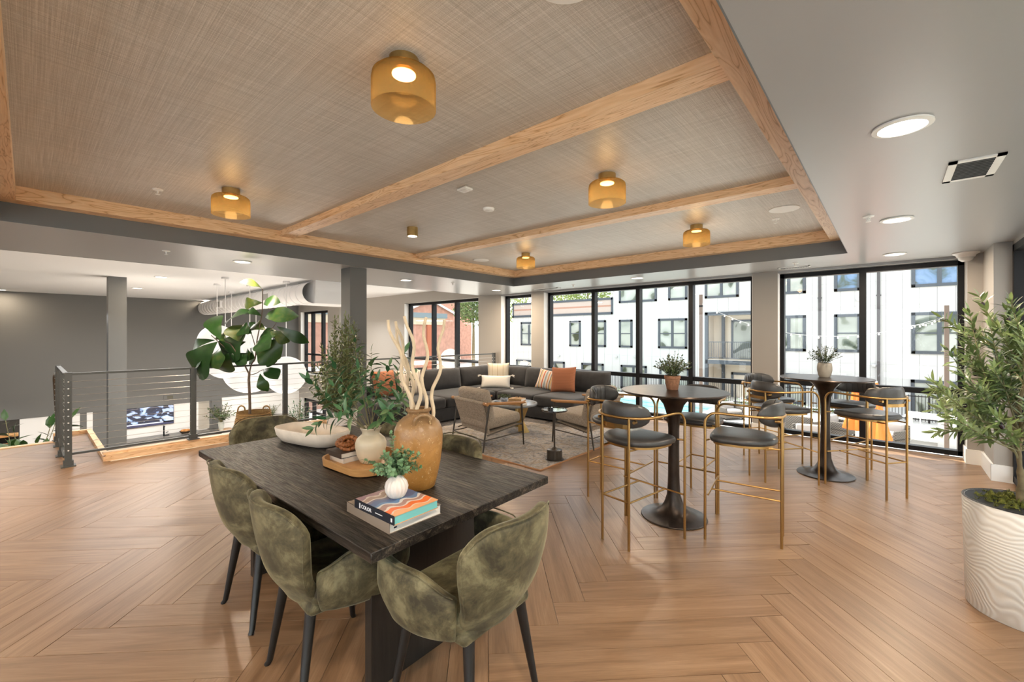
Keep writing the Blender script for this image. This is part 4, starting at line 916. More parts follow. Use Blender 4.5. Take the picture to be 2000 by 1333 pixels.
def text(body, size, parent, loc, rot, m, nm='lettering'):
    c_ = bpy.data.curves.new(nm, 'FONT'); c_.body = body; c_.size = size; c_.extrude = .0003; c_.offset = .0003; c_.align_x = 'LEFT'
    tmp = bpy.data.objects.new('tmp', c_); col.objects.link(tmp); dg = bpy.context.evaluated_depsgraph_get(); me = bpy.data.meshes.new_from_object(tmp.evaluated_get(dg))
    bpy.data.objects.remove(tmp); me.materials.clear(); me.materials.append(m); o = link(me, nm, parent, loc); o.rotation_euler = rot; return o
text('COLOR', .021, rb, (-.085, -.1095, .011), (PI/2, 0, 0), lt)
MB().box(.015, .062, -.1097, -.1086, .016, .0185).build('spine_mark', lt, rb, smooth=False)
MB().box(-.100, -.093, -.1097, -.1086, .007, .028).build('spine_mark', lt, rb, smooth=False); MB().box(.118, .126, -.1097, -.1086, .010, .024).build('spine_mark', lt, rb, smooth=False)
MB().box(.1626, .1632, -.105, -.092, .016, .022).build('spine_mark', spk, bpy.data.objects['book.005'] if 'book.005' in bpy.data.objects else rb, smooth=False)
r = thing('vase', 'small white ribbed bud vase on the COLOR book, filled with eucalyptus', 'vase', (-1.56, 1.03, TZ+.0753))
MB().lathe([(0, 0), (.028, 0), (.036, .006), (.047, .028), (.0495, .045), (.044, .064), (.030, .082), (.020, .090), (.017, .098), (.013, .098), (.012, .085), (0, .07)], 120, rib=lambda a, z: (-.10*(.5+.5*math.cos(15*a)) if .004 < z < .086 else 0)).build('body', M['white_gloss'], r, ang=70)
# ------------------------------------------------------------ plants
def leaf_geo(L_, W_, nl=6, fold=.25, curl=.3, wav=0, prof=None):
    prof = prof or (lambda s: math.sin(PI*min(1, s)**.85)**.9)
    vs = []; fs = []
    for i in range(nl+1):
        s = i/nl; w_ = W_/2*max(prof(s), .03); y = L_*s; z = -curl*L_*s*s
        dz = wav*W_*math.sin(s*9)
        vs += [(-w_, y, z+fold*w_+dz), (0, y, z), (w_, y, z+fold*w_-dz)]
    for i in range(nl):
        a = i*3; fs += [(a, a+1, a+4, a+3), (a+1, a+2, a+5, a+4)]
    return vs, fs
def leaf_mesh(name, m, **k):
    vs, fs = leaf_geo(**k); return MB().add(vs, fs).mesh(name, m, ang=80)
def lmat(p, d, nrm, s=1):
    d = Vector(d).normalized(); nrm = Vector(nrm); x = d.cross(nrm)
    if x.length < 1e-4: x = d.orthogonal()
    x.normalize(); z = x.cross(d)
    return Matrix.Translation(p) @ Matrix((x, d, z)).transposed().to_4x4() @ Matrix.Diagonal((s, s, s, 1))
def rvec(s=1): return Vector((random.gauss(0, s), random.gauss(0, s), random.gauss(0, s)))
def leafobj(me, par, mtx, nm='leaf'):
    o = bpy.data.objects.new(nm, me); col.objects.link(o); o.parent = par; o.matrix_local = mtx; return o
def stem_leaves(pts, n, s0, emit, spread=.9, droop=0, scale=(.8, 1.15), tip=True, pair=False):
    """walk a stem polyline and call emit(matrix) for alternate leaves"""
    m = len(pts)-1
    for k in range(n):
        s = s0+(1-s0)*(k+.5)/n; x = s*m; i = min(int(x), m-1); p = pts[i].lerp(pts[i+1], x-i); d = (pts[i+1]-pts[i]).normalized()
        a = k*2.4+random.uniform(-.4, .4); o1 = d.orthogonal().normalized(); o2 = d.cross(o1)
        for q in ((0, PI) if pair else (0,)):
            out = o1*math.cos(a+q)+o2*math.sin(a+q)
            dd = (d*(1-spread*.5)+out*spread+Vector((0, 0, -droop))+rvec(.12)).normalized()
            emit(lmat(p, dd, d+Vector((0, 0, .6))+rvec(.3), random.uniform(*scale)*(1.05-.25*s)))
    if tip: emit(lmat(pts[-1], pts[-1]-pts[-2], rvec(1), scale[0]))
def bow(p0, p1, out, n=8, sag=0):
    pts = []
    for i in range(n+1):
        s = i/n; p = Vector(p0).lerp(Vector(p1), s)+Vector(out)*math.sin(PI*s)*.5; p.z += -sag*s*s; pts.append(p)
    return pts
RT = Vector((math.cos(TH), math.sin(TH), 0)); FWv = Vector((-math.sin(TH), math.cos(TH), 0))
# fiddle-leaf fig in the seagrass basket
FB = D(496, 800, 5.85); FB.z = 0
r = thing('fiddle_leaf_fig', 'tall fiddle-leaf fig with few huge glossy leaves in the woven basket by the railing', 'plant', (FB.x, FB.y, .0))
bk = thing('basket', 'round woven seagrass basket with small loop handles holding the fig', 'basket', (FB.x, FB.y, 0))
def bask(u, v):
    a = 2*PI*u; z = .47*v; R = .205+.03*math.sin(PI*min(1, v*1.1))+.006*math.cos(v*2*PI*17); return (R*math.cos(a), R*math.sin(a), z)
q = MB().grid(bask, 48, 69, closeu=True); q.f.append(tuple(range(47, -1, -1))); q.build('body', M['basket'], bk, ang=80)
q.__init__(); q.grid(lambda u, v: (bask(u, 1)[0]*(.96-.1*v), bask(u, 1)[1]*(.96-.1*v), .47-.10*v), 48, 3, closeu=True).build('liner', M['basket'], bk)
for s in (-1, 1):
    c = RT*s*.10+FWv*-.2*0
    MB().tube(smooth_path([(c+RT*x*s-FWv*.17*0+Vector((0, -.0, z))) for x, z in ((.02, .46), (.03, .52), (.07, .545), (.11, .52), (.125, .46))], 4), .010, 8).build('handle', M['basket'], bk)
MB().lathe([(0, .40), (.195, .395), (.195, .38)], 24).build('soil', M['soil'], r)
T0 = 5.85
def FD(u, v, dt=0): return D(u, v, T0+dt)-Vector((FB.x, FB.y, 0))
trunk = [FD(488, 812), FD(488, 790), FD(487, 762), FD(486, 742), FD(487, 728)]
MB().tube(trunk, [.019, .018, .018, .017, .015], 10).build('trunk', M['figbark'], r)
for pts, rr in (([(487, 732), (480, 718), (474, 705), (462, 690), (450, 672), (440, 668)], .011), ([(487, 730), (491, 712), (498, 702), (500, 685), (502, 665), (507, 640), (512, 610), (513, 585), (513, 565)], .010),
                ([(488, 733), (500, 730), (508, 725), (515, 722)], .006), ([(500, 685), (497, 672), (492, 655), (486, 640)], .007), ([(507, 662), (520, 650), (532, 642), (541, 628)], .007), ([(474, 705), (460, 695), (440, 680), (420, 662), (412, 655)], .008)):
    P = [FD(u, v, .05*math.sin(i*1.3)) for i, (u, v) in enumerate(pts)]; MB().tube(smooth_path(P, 2), [rr-(rr*.45)*i/(2*(len(P)-1)) for i in range(2*(len(P)-1)+1)], 8).build('branch', M['figbark'], r)
fid = lambda s: (math.sin(PI*min(1, s)**1.35)**.75)*(1-.22*math.exp(-((s-.38)/.13)**2))
figleaves = [((513, 565), (468, 552), 17, -.5), ((513, 592), (478, 594), 20, .3), ((515, 594), (548, 591), 22, -.2), ((510, 612), (440, 634), 30, .2), ((518, 620), (584, 618), 27, -.3),
             ((511, 618), (480, 612), 18, .3), ((430, 663), (420, 618), 33, .4), ((420, 665), (376, 686), 22, .3), ((425, 668), (388, 738), 58, .2), ((430, 680), (428, 722), 40, -.2),
             ((478, 650), (448, 707), 55, .15), ((480, 668), (430, 690), 30, .3), ((492, 652), (468, 642), 26, .1), ((500, 670), (548, 700), 52, .1), ((502, 668), (528, 680), 36, -.3), ((496, 680), (498, 706), 34, .3),
             ((528, 648), (566, 668), 24, .2), ((541, 638), (604, 670), 20, .3), ((515, 722), (543, 741), 27, -.2), ((508, 730), (524, 765), 22, .1), ((440, 668), (432, 652), 20, .2), ((500, 630), (487, 652), 24, .2), ((519, 645), (493, 640), 24, .3), ((472, 670), (455, 636), 36, .1), ((484, 690), (462, 714), 36, -.1), ((506, 672), (542, 648), 32, .1), ((512, 690), (540, 708), 32, .2), ((412, 688), (384, 716), 38, .1), ((446, 690), (436, 726), 34, .2), ((498, 700), (476, 700), 30, .25)]
for k, ((u0, v0), (u1, v1), wpx, dt) in enumerate(figleaves):
    a = FD(u0, v0, random.uniform(-.05, .05)); b = FD(u1, v1, dt*.5); L_ = (b-a).length; W_ = max(wpx*T0/F*1.2, L_*.34)
    vs, fs = leaf_geo(L_, W_, 10, .22, .0, .035, fid); vs = [(x, y, z-.16*L_*math.sin(PI*y/L_)*-1-.10*abs(x)) for x, y, z in vs]
    me = MB().add(vs, fs).mesh('leaf', M['fig'], ang=80); o = leafobj(me, r, lmat(a, b-a, -FWv+Vector((0, 0, .55))+rvec(.28))); sub(o)
# light olive bush in the white pot in front of the column
BP = D(668, 802, 5.55); BP = Vector((BP.x, BP.y, 0))
r = thing('potted_bush', 'feathery pale green shrub in a white pot beside the charcoal column', 'plant', BP)
pt = thing('plant_pot', 'round white floor pot behind the table holding the feathery shrub', 'pot', BP)
MB().lathe([(0, 0), (.15, 0), (.165, .02), (.185, .50), (.19, .53), (.175, .53), (.165, .48), (0, .47)], 40).build('body', M['white_pot'], pt)
fo = MB(); lv = leaf_geo(.072, .021, 3, .2, .1); st_ = MB()
for k in range(125):
    ang = k*2.4; rad = random.uniform(.08, .36)*(1 if k > 8 else .5); zt = random.uniform(.72, 1.74) if k > 6 else 1.78-.03*k
    env = max(.10, .38*(1-max(0, (zt-1.1)/.85)**1.2)); rad = min(rad, env)
    tip_ = Vector((math.cos(ang)*rad, math.sin(ang)*rad, zt)); pts = bow((math.cos(ang)*.03, math.sin(ang)*.03, .47), tip_, (math.cos(ang)*.06, math.sin(ang)*.06, 0), 6)
    st_.tube(pts, [.0045-.0005*i for i in range(7)], 4)
    stem_leaves(pts, 30, .25, lambda m_: fo.add(*lv, m_), .75, 0, (.8, 1.3))
st_.build('stems', M['twig'], r); tag(fo.build('foliage', M['bush'], r), kind='stuff')
# leafy stems in the cream vase
r = thing('vase_greenery', 'loose spray of dark green leafy stems in the cream vase', 'plant', (VC[0], VC[1], TZ+.17))
base = Vector((0, 0, .0)); lm = [leaf_mesh('leaf', M['ruscus'], L_=.078+.010*k, W_=.026+.004*k, nl=5, fold=.25, curl=.12+.1*k) for k in range(3)]; cnt = [0]
def T(u, v, dt=0): return D(u, v, 2.50+dt)-Vector((VC[0], VC[1], TZ+.17))
def em(par, meshes, cap=300):
    def f(m_):
        if cnt[0] < cap: leafobj(random.choice(meshes), par, m_); cnt[0] += 1
    return f
tipsV = [(600, 742, .1, .00), (612, 838, -.1, .12), (645, 700, .2, 0), (652, 755, -.15, 0), (690, 655, .1, 0), (700, 720, -.2, 0), (725, 690, .2, 0), (738, 740, -.1, 0), (760, 715, .15, 0), (790, 690, .0, 0), (805, 735, .1, .02), (790, 775, -.12, .03), (815, 800, .05, .04), (760, 800, -.2, 0), (660, 800, -.22, .03), (635, 790, .15, 0), (715, 775, -.25, 0), (690, 780, .25, 0)]
for k, (u, v, dt, sag) in enumerate(tipsV):
    tp = T(u, v, dt); pts = bow(base+rvec(.008)*Vector((1, 1, 0)), tp, Vector((tp.x, tp.y, 0))*.18+Vector((0, 0, .05+sag)), 8)
    MB().tube(pts, [.0026-.0002*i for i in range(9)], 5).build('stem', M['twig'], r)
    L_ = (tp-base).length; stem_leaves(pts, max(9, int(L_*46)), .22 if L_ < .3 else .35, em(r, lm), .85, .15, (.75, 1.15))
cnt[0] = 0
# eucalyptus in the small ribbed vase
r = thing('eucalyptus', 'small bunch of round-leaved eucalyptus in the ribbed white vase', 'plant', (-1.56, 1.03, TZ+.165))
fo = MB(); st_ = MB(); lv = leaf_geo(.021, .019, 4, .2, .15)
for k in range(34):
    ang = k*2.4; el = random.uniform(.1, 1.45); Lq = random.uniform(.07, .115) if k > 3 else .125
    if k == 0: dv = (-RT*.12+Vector((0, 0, 1))); Lq = .18
    elif k == 1: dv = (-RT*.95+Vector((0, 0, .45))); Lq = .15
    else: dv = Vector((math.cos(ang)*math.cos(el), math.sin(ang)*math.cos(el), math.sin(el)*.9-.05))
    tp = dv.normalized()*Lq; pts = bow((0, 0, -.02), tp, (0, 0, .03), 5, .0)
    st_.tube(pts, .0012, 4); stem_leaves(pts, 11, .25, lambda m_: fo.add(*lv, m_), .9, 0, (.7, 1.25), pair=True)
st_.build('stems', M['twig'], r); tag(fo.build('foliage', M['euca'], r), kind='stuff')
# small pot plants on the bar tables
def small_pot(x, y, z, pot, lab, plab, prof, H, R, n, seed):
    random.seed(seed)
    p = thing('plant_pot', plab, 'pot', (x, y, z)); MB().lathe(prof, 40).build('body', pot, p)
    top = max(q[1] for q in prof); r = thing('pot_plant', lab, 'plant', (x, y, z+top-.02)); fo = MB(); s_ = MB(); lv = leaf_geo(.021, .014, 3, .2, .1)
    MB().lathe([(0, .004), (prof[-2][0]*.9, .002), (prof[-2][0]*.9, -.004)], 20).build('soil', M['soil'], r)
    for k in range(n):
        ang = k*2.4+random.uniform(-.3, .3); rad = R*math.sqrt(random.random()); zt = H*(1-.45*(rad/R)**2)*random.uniform(.6, 1.05)
        pts = bow((.01*math.cos(ang), .01*math.sin(ang), 0), (rad*math.cos(ang), rad*math.sin(ang), zt), (0, 0, .03), 5); s_.tube(pts, .0013, 4)
        stem_leaves(pts, 12, .2, lambda m_: fo.add(*lv, m_), .9, 0, (.7, 1.3))
    s_.build('stems', M['twig'], r); tag(fo.build('foliage', M['smallplant'], r), kind='stuff')
small_pot(-1.375, 3.60, 1.055, M['terracotta'], 'small leafy plant growing in the terracotta pot', 'terracotta pot standing on the front bar table',
          [(0, 0), (.042, 0), (.046, .004), (.060, .092), (.064, .094), (.066, .118), (.060, .12), (.055, .10), (0, .095)], .21, .15, 75, 3)
small_pot(-.535, 5.78, 1.055, M['stone_pot'], 'small airy plant growing in the rounded stone pot', 'rounded grey stone pot standing on the rear bar table',
          [(0, 0), (.048, 0), (.058, .02), (.069, .075), (.069, .11), (.063, .15), (.060, .155), (.054, .15), (.054, .13), (0, .125)], .21, .17, 45, 5)
small_pot(-4.60, 5.02, .452, plain('blue_white_pot', (.45, .5, .6), .3, var=.7, vs=60), 'low green plant in the blue and white pot on the coffee table', 'small blue and white patterned pot on the coffee table',
          [(0, 0), (.04, 0), (.06, .03), (.058, .07), (.05, .07), (0, .06)], .08, .12, 24, 8)
random.seed(21)
# potted olive tree at the right
OP = Vector((.552, 3.585, 0))
p = thing('planter', 'large white planter with combed swirl texture at the right edge', 'planter', OP)
MB().lathe([(0, 0), (.222, 0), (.226, .006), (.240, .595), (.238, .600), (.228, .60), (.225, .55), (0, .54)], 72).build('body', M['planter'], p)
MB().lathe([(.2385, .5995), (.2405, .601), (.230, .603), (.227, .59)], 72).build('liner_rim', M['black'], p)
r = thing('olive_tree', 'bushy artificial olive tree with dark olives in the white planter at right', 'plant', OP)
def moss(u, v):
    a = 2*PI*u; R = .226*v; n_ = .016*math.sin(a*11+v*9)+.012*math.sin(a*23-v*17)+.010*math.sin(v*31+a*5); return (R*math.cos(a), R*math.sin(a), .575+.03*(1-v*v)+n_*(1-v**8))
MB().grid(moss, 90, 22, closeu=True).build('moss', M['moss'], r, ang=180)
mf = MB()
for k in range(1500):
    a = random.uniform(0, 2*PI); R = .222*math.sqrt(random.random()); z = moss(a/2/PI, R/.226)[2]
    mf.add([(-.004, 0, 0), (.004, 0, 0), (0, .016, .012)], [(0, 1, 2)], Matrix.Translation((R*math.cos(a), R*math.sin(a), z-.002)) @ Euler((random.uniform(-.6, .8), 0, random.uniform(0, 6))).to_matrix().to_4x4())
tag(mf.build('moss_tufts', M['moss'], r, smooth=False), kind='stuff')
tr0 = Vector((-.02, -.015, .56)); tk = [tr0, tr0+Vector((.004, 0, .15)), tr0+Vector((-.004, .01, .30)), tr0+Vector((.006, .02, .42)), tr0+Vector((.0, .02, .58)), tr0+Vector((.02, .02, .72)), tr0+Vector((.01, .02, .9))]
def knob(i): return .024+.003*math.sin(i*2.1)-(.0011*i)
tkp = smooth_path(tk, 5); MB().tube(tkp, [max(.008, knob(i)-.0004*i) for i in range(len(tkp))], 14).build('trunk', M['bark'], r)
om = [leaf_mesh('leaf', M['olive'], L_=.070+.012*k, W_=.0165+.002*k, nl=5, fold=.22, curl=.08+.12*k) for k in range(3)]
nleaf = [0]; rest = MB(); lvv = leaf_geo(.080, .018, 4, .22, .15)
def emo(m_):
    if nleaf[0] < 297: leafobj(random.choice(om), r, m_); nleaf[0] += 1
    else: rest.add(*lvv, m_)
brs = []
for k in range(46):
    ang = k*2.39996; s = random.uniform(.35, 1.0); st0 = tkp[int(s*(len(tkp)-1))]; el = random.uniform(-.25, 1.1) if s < .8 else random.uniform(.5, 1.4)
    L_ = random.uniform(.26, .46); d = Vector((math.cos(ang)*math.cos(el), math.sin(ang)*math.cos(el), math.sin(el)))
    tp = st0+d*L_
    if OP.x+tp.x > 1.0: tp.x = 1.0-OP.x-random.uniform(0, .1)
    brs.append((st0, tp))
for (u, v, dt) in ((1822, 745, 0), (1830, 778, .15), (1826, 845, .05), (1842, 800, -.1), (1880, 650, .1), (1893, 610, 0), (1935, 640, -.1), (1968, 592, .1), (1990, 610, .2), (1862, 700, -.1), (1850, 820, .1)):
    brs.insert(0, (tkp[int(random.uniform(.3, .6)*(len(tkp)-1))], D(u, v, 2.32+dt)-OP))
for st0, tp in brs:
    d = tp-st0; pts = bow(st0, tp, Vector((0, 0, .10 if d.z < .1 else -.03))+rvec(.02), 8)
    MB().tube(pts, [.0052-.0005*i for i in range(9)], 5).build('branch', M['twig'], r)
    stem_leaves(pts, int(10+d.length*28), .30, emo, .62, 0, (.8, 1.2), pair=True)
tag(rest.build('foliage', M['olive'], r), kind='stuff')
olv = MB().lathe([(.010*math.sin(PI*k/8) if 0 < k < 8 else 0, -.013*math.cos(PI*k/8)) for k in range(9)], 12).mesh('olive', plain('black_olive', (.02, .008, .014), .25))
for k in range(18):
    st0, tp = random.choice(brs); p_ = st0.lerp(tp, random.uniform(.55, .95)); leafobj(olv, r, Matrix.Translation(p_+Vector((0, 0, -.02))), 'olive')
# ------------------------------------------------------------ lower floor things seen through the railing
tvx = XB+.0
r = thing('television', 'wall-mounted television showing dark shapes on a blue and white picture, lower floor', 'television', (tvx, 2.70, -1.19))
MB().box(0, .05, -.61, .61, -.325, .315).build('casing', M['black'], r, smooth=False)
t = NT('tv_picture'); v = t.co('Object'); f = t.noise(t.co('Object', (1, 2.2, 4)), 1.1, 3, .5, .6)
t.l(t.ramp(f, [(.30, (.8, .85, 1)), (.44, (.35, .5, .8)), (.47, (.02, .03, .08)), (.58, (.004, .006, .02)), (.62, (.5, .6, .9))]), t.b.inputs['Emission Color']); t.b.inputs['Emission Strength'].default_value = 1.0; t.b.inputs['Base Color'].default_value = (.01, .01, .01, 1)
MB().box(.05, .053, -.60, .60, -.21, .305).build('screen', t.m, r, smooth=False)
MB().box(.05, .0535, -.60, .60, -.315, -.255).build('ticker_bar', emis('tv_ticker', (.03, .03, .09), 1), r, smooth=False)
MB().box(.05, .0537, -.60, .33, -.25, -.215).build('caption_bar', emis('tv_caption', (.75, .78, .95), 1), r, smooth=False)
r = thing('wall_register', 'small grey wall air grille above the television on the lower wall', 'vent', (XB, 3.22, -.62))
MB().box(0, .02, -.17, .17, -.07, .07).build('frame', M['grey_wall'], r, smooth=False); MB().box(.02, .024, -.08, .08, -.055, .055).build('grille', plain('olive_grille', (.09, .085, .06), .6), r, smooth=False)
r = thing('kitchen_counter', 'long lower-floor counter with dark stone top below the television', 'counter', (-17.95, 2.9, LZ))
MB().box(-.45, .2, -1.1, 1.55, 0, .86).build('cabinet', plain('taupe_cabinet', (.22, .19, .165), .6), r, smooth=False); MB().box(-.45, .24, -1.12, 1.57, .86, .90).build('worktop', plain('dark_worktop', (.10, .095, .09), .3), r, smooth=False)
MB().box(-.2, .4, 1.4, 2.0, .83, .87).build('shelf', M['traywood'], r, smooth=False)
r = thing('tap', 'black kitchen tap on the lower-floor counter below the television', 'tap', (-18.1, 3.0, LZ+.90))
MB().cyl((0, 0, 0), (0, 0, .34), .022, n=8).cyl((0, 0, .32), (.12, 0, .32), .016, n=8).cyl((0, 0, 0), (.02, .14, .02), .02, n=8).build('spout', M['black'], r); MB().cyl((0, .05, .10), (0, .12, .12), .012, n=6).build('lever', M['black'], r)
r = thing('bread_bowl', 'dark bowl with orange bread rolls on the lower-floor counter', 'bowl', (-17.95, 3.55, LZ+.90))
MB().lathe([(0, 0), (.09, 0), (.17, .10), (.165, .10), (.09, .02), (0, .02)], 24).build('bowl', plain('dark_wood_bowl', (.05, .035, .02), .6), r)
for k in range(4): MB().lathe([(.07*math.sin(PI*j/6) if 0 < j < 6 else 0, -.05*math.cos(PI*j/6)) for j in range(7)], 12).build('bread_roll', plain('bread', (.45, .2, .06), .8), r, (.05*math.cos(k*1.6), .07*math.sin(k*1.6), .11))
def fern(nm, lab, p, H, R, n, leafm, Ls, Ws, pot, potR, potH, seed, potlab):
    random.seed(seed)
    pp = thing('plant_pot', potlab, 'pot', p); MB().lathe([(0, 0), (potR*.7, 0), (potR, potH), (potR*.9, potH), (potR*.8, potH*.9), (0, potH*.85)], 20).build('body', pot, pp)
    r = thing(nm, lab, 'plant', (p[0], p[1], p[2]+potH*.9)); fo = MB(); s_ = MB(); lv = leaf_geo(Ls, Ws, 3, .2, .2)
    for k in range(n):
        a = k*2.4; rad = R*random.uniform(.3, 1); pts = bow((0, 0, 0), (rad*math.cos(a), rad*math.sin(a), H*random.uniform(.4, 1)), (0, 0, .15*H), 5); s_.tube(pts, .006, 4)
        stem_leaves(pts, 10, .3, lambda m_: fo.add(*lv, m_), .8, .1, (.7, 1.2))
    s_.build('stems', M['twig'], r); tag(fo.build('foliage', leafm, r), kind='stuff')
gv = plain('clear_vase', (.5, .52, .48), .2)
fern('leafy_branches', 'bushy green branches in a vase on the lower-floor shelf beside the wall niche', (-17.8, 4.55, LZ+.87), .62, .5, 22, M['smallplant'], .13, .05, gv, .10, .30, 4, 'glass vase on the lower-floor shelf beside the wall niche')
r = thing('console_table', 'black open-framed console table against the lower white wall', 'table', (-18.1, 6.35, LZ))
q = MB()
for a in (-.75, -.25, .25, .75):
    for b in (-.18, .18): q.box(b-.015, b+.015, a-.015, a+.015, 0, .84)
q.build('frame', M['black'], r, smooth=False); MB().box(-.2, .2, -.78, .78, .84, .88).build('top', M['black'], r, smooth=False); MB().box(-.2, .2, -.78, .78, .30, .33).build('shelf', M['black'], r, smooth=False)
fern('pot_plant', 'spiky green plant on the left of the lower console table', (-18.1, 5.85, LZ+.88), .38, .26, 14, M['smallplant'], .09, .03, M['white_pot'], .07, .12, 6, 'small white pot on the left of the lower console table')
fern('pot_plant', 'taller green plant on the middle of the lower console table', (-18.1, 6.3, LZ+.88), .5, .30, 16, M['smallplant'], .09, .03, M['white_pot'], .07, .14, 7, 'small white pot in the middle of the lower console table')
fern('floor_plant', 'dark green floor plant by the lower window beside the console table', (-17.3, 7.0, LZ), 1.35, .45, 26, M['ruscus'], .16, .05, M['terracotta'], .16, .3, 9, 'floor pot beside the lower console table')
fern('floor_plant', 'dark broad-leaved plant below the stair head at far left', (-12.8, -.05, LZ), 2.25, .85, 40, M['fig'], .34, .17, M['terracotta'], .22, .35, 12, 'large floor pot below the stair head at far left')
r = thing('wooden_stairs', 'open light-wood stair treads far below at the left edge', 'stairs', (-16.2, -1.05, LZ))
for k in range(5): MB().rbox(.26*k, 0, 1.80-.2*k, .3, 1.8, .055, .008, 1).build('tread', M['traywood'], r)
MB().add([(-.2, -.9, 1.8), (1.3, -.9, .8), (1.3, -.9, .6), (-.2, -.9, 1.6), (-.2, -.86, 1.8), (1.3, -.86, .8), (1.3, -.86, .6), (-.2, -.86, 1.6)], [(0, 1, 2, 3), (7, 6, 5, 4), (0, 4, 5, 1), (3, 2, 6, 7)]).box(-.2, -.1, -.9, .9, 0, 1.75).build('stringer', M['black'], r, smooth=False)
# ------------------------------------------------------------ outside: courtyard, pool, opposite building
random.seed(5)
GZ = -2.4
struct(MB().box(1.6, 30, -20, 7.78, GZ-.2, GZ).box(-7.0, 30, 7.78, 27.8, GZ-.2, GZ).box(-60, -7.0, 7.78, 60, GZ-.2, GZ-.001).build('ground', plain('pool_deck', (.50, .48, .45), .8, var=.06, vs=1.5)))
FY = 28.0
white = plain('white_cladding', (.47, .468, .46), .7); gtrim = plain('blue_grey_trim', (.045, .055, .068), .5)
t = NT('painted_reflection_pane'); v = t.co('Object'); f = t.noise(v, .7, 1, .3, 1.6)
t.l(t.ramp(f, [(.34, (.04, .055, .035)), (.40, (.14, .16, .12)), (.42, (.27, .29, .26)), (.62, (.36, .38, .34))]), t.b.inputs['Base Color']); t.set(Roughness=.08); t.bump(f, .3, .05); paneA = t.m  # wavy reflections painted as blotches into the pane colour
t = NT('blue_painted_reflection_pane'); v = t.co('Object'); f = t.noise(v, 1.3, 3, .5, 1.2)
t.l(t.ramp(f, [(.38, (.05, .07, .05)), (.5, (.10, .17, .27)), (.65, (.14, .22, .36))]), t.b.inputs['Base Color']); t.set(Roughness=.08); paneB = t.m  # bluish reflections likewise painted into the base colour
b = thing('apartment_building', 'white panelled apartment building across the pool courtyard with grey-framed windows', 'building', (0, FY, 0))
MB().box(-24.6, -8.62, .05, 3, GZ, 4.18).box(-15.05, -8.62, .05, 3, 4.1, 9.6).box(-8.62, -5.0, .05, 3, 2.87, 9.6).box(-8.62, -5.0, 1.5, 3, GZ, 2.9).box(-5.0, 7, .05, 3, GZ, 9.6).build('wall', white, b, smooth=False)
xs = [-24.6]
x = -24.6
edges = sorted(set([round(-.139-.5975*k, 3) for k in range(42)]+[round(-.139+.5975*k, 3) for k in range(1, 13)]))
edges = [e for e in edges if -24.7 < e < 7 and min(abs(e+8.62), abs(e+5.0), abs(e+15.05)) > .2]+[-24.6, -15.05, -8.62, -5.0, 7]; edges.sort()
for a, c in zip(edges[:-1], edges[1:]):
    top = 4.18 if c <= -15.04 else 9.6; bal = a >= -8.63 and c <= -4.99
    zz = [(GZ, .05), (.055, 2.96), (2.965, 4.18)]+([(4.185, 6.1), (6.105, 9.6)] if top > 5 else [])
    for z0, z1 in zz:
        if bal and z1 < 3: continue
        if bal and z0 > 2.8: z0 = max(z0, 2.965)
        MB().box(a+.005, c-.005, 0, .05, z0, z1).build('panel', white, b, smooth=False)
if True: MB().box(-8.62, -5.0, 0, .06, 2.865, 2.96).build('panel', white, b, smooth=False)
# upper band with grey trims on the low wing
MB().box(-24.6, -15.05, -.03, -.001, 3.15, 4.06).build('band', plain('taupe_siding', (.38, .31, .27), .7), b, smooth=False)
MB().box(-24.6, -15.05, -.034, -.002, 3.56, 3.68).build('band_stripe', plain('rust_siding', (.32, .17, .12), .7), b, smooth=False)
for z0, z1 in ((2.99, 3.16), (4.05, 4.22)): MB().box(-24.65, -15.0, -.07, 0, z0, z1).build('trim', gtrim, b, smooth=False)
for x in (-24.62, -15.12): MB().box(x, x+.14, -.07, 0, 2.99, 4.2).build('trim', gtrim, b, smooth=False)
def bwin(x0, x1, z0, z1, dbl=False, mid=True, pane=None, fw=.14):
    mb = MB().box(x0, x0+fw, -.07, .0, z0, z1).box(x1-fw, x1, -.07, 0, z0, z1).box(x0, x1, -.07, 0, z0, z0+fw).box(x0, x1, -.07, 0, z1-fw, z1)
    c = (x0+x1)/2
    if dbl: mb.box(c-fw*.55, c+fw*.55, -.06, 0, z0, z1)
    zm = (z0+z1)/2
    if mid: mb.box(x0, x1, -.05, 0, zm-.03, zm+.03)
    w_ = mb.build('window_frame', gtrim, b, smooth=False)
    xr = [(x0+fw, c-fw*.5), (c+fw*.5, x1-fw)] if dbl else [(x0+fw, x1-fw)]
    for a, d in xr:
        for e, g in ([(z0+fw, zm-.03), (zm+.03, z1-fw)] if mid else [(z0+fw, z1-fw)]):
            o = MB().box(a, d, -.02, -.004, e, g).build('pane', pane or paneA, w_, smooth=False)
for x0, x1, d in ((-23.68, -21.9, 1), (-18.72, -17.71, 0), (-16.60, -15.55, 0), (-14.5, -13.48, 0), (-11.63, -9.73, 1), (-5.0+.0, -3.415, 1), (-2.19, -1.1, 0), (.767, 2.68, 1), (4.4, 6.3, 1)): bwin(x0, x1, .605, 2.575, d)
for x0, x1, d in ((-14.5, -11.73, 1), (-10.95, -9.72, 0), (-8.65, -6.73, 1), (-5.0, -3.415, 1), (-2.19, -1.1, 0), (.767, 2.68, 1), (4.4, 6.3, 1)): bwin(x0, x1, 3.77, 5.74, d, True, paneB if x0 > -3 else None)
for x0, x1, d in ((-24.2, -21.4, 1), (-21.1, -19.18, 1), (-17.63, -15.74, 1), (-14.36, -12.44, 1), (-11.55, -9.6, 1), (-5.0, -3.415, 1), (-2.19, -1.1, 0), (.75, 2.68, 1)): bwin(x0, x1, GZ+.1, -.63, d, False)
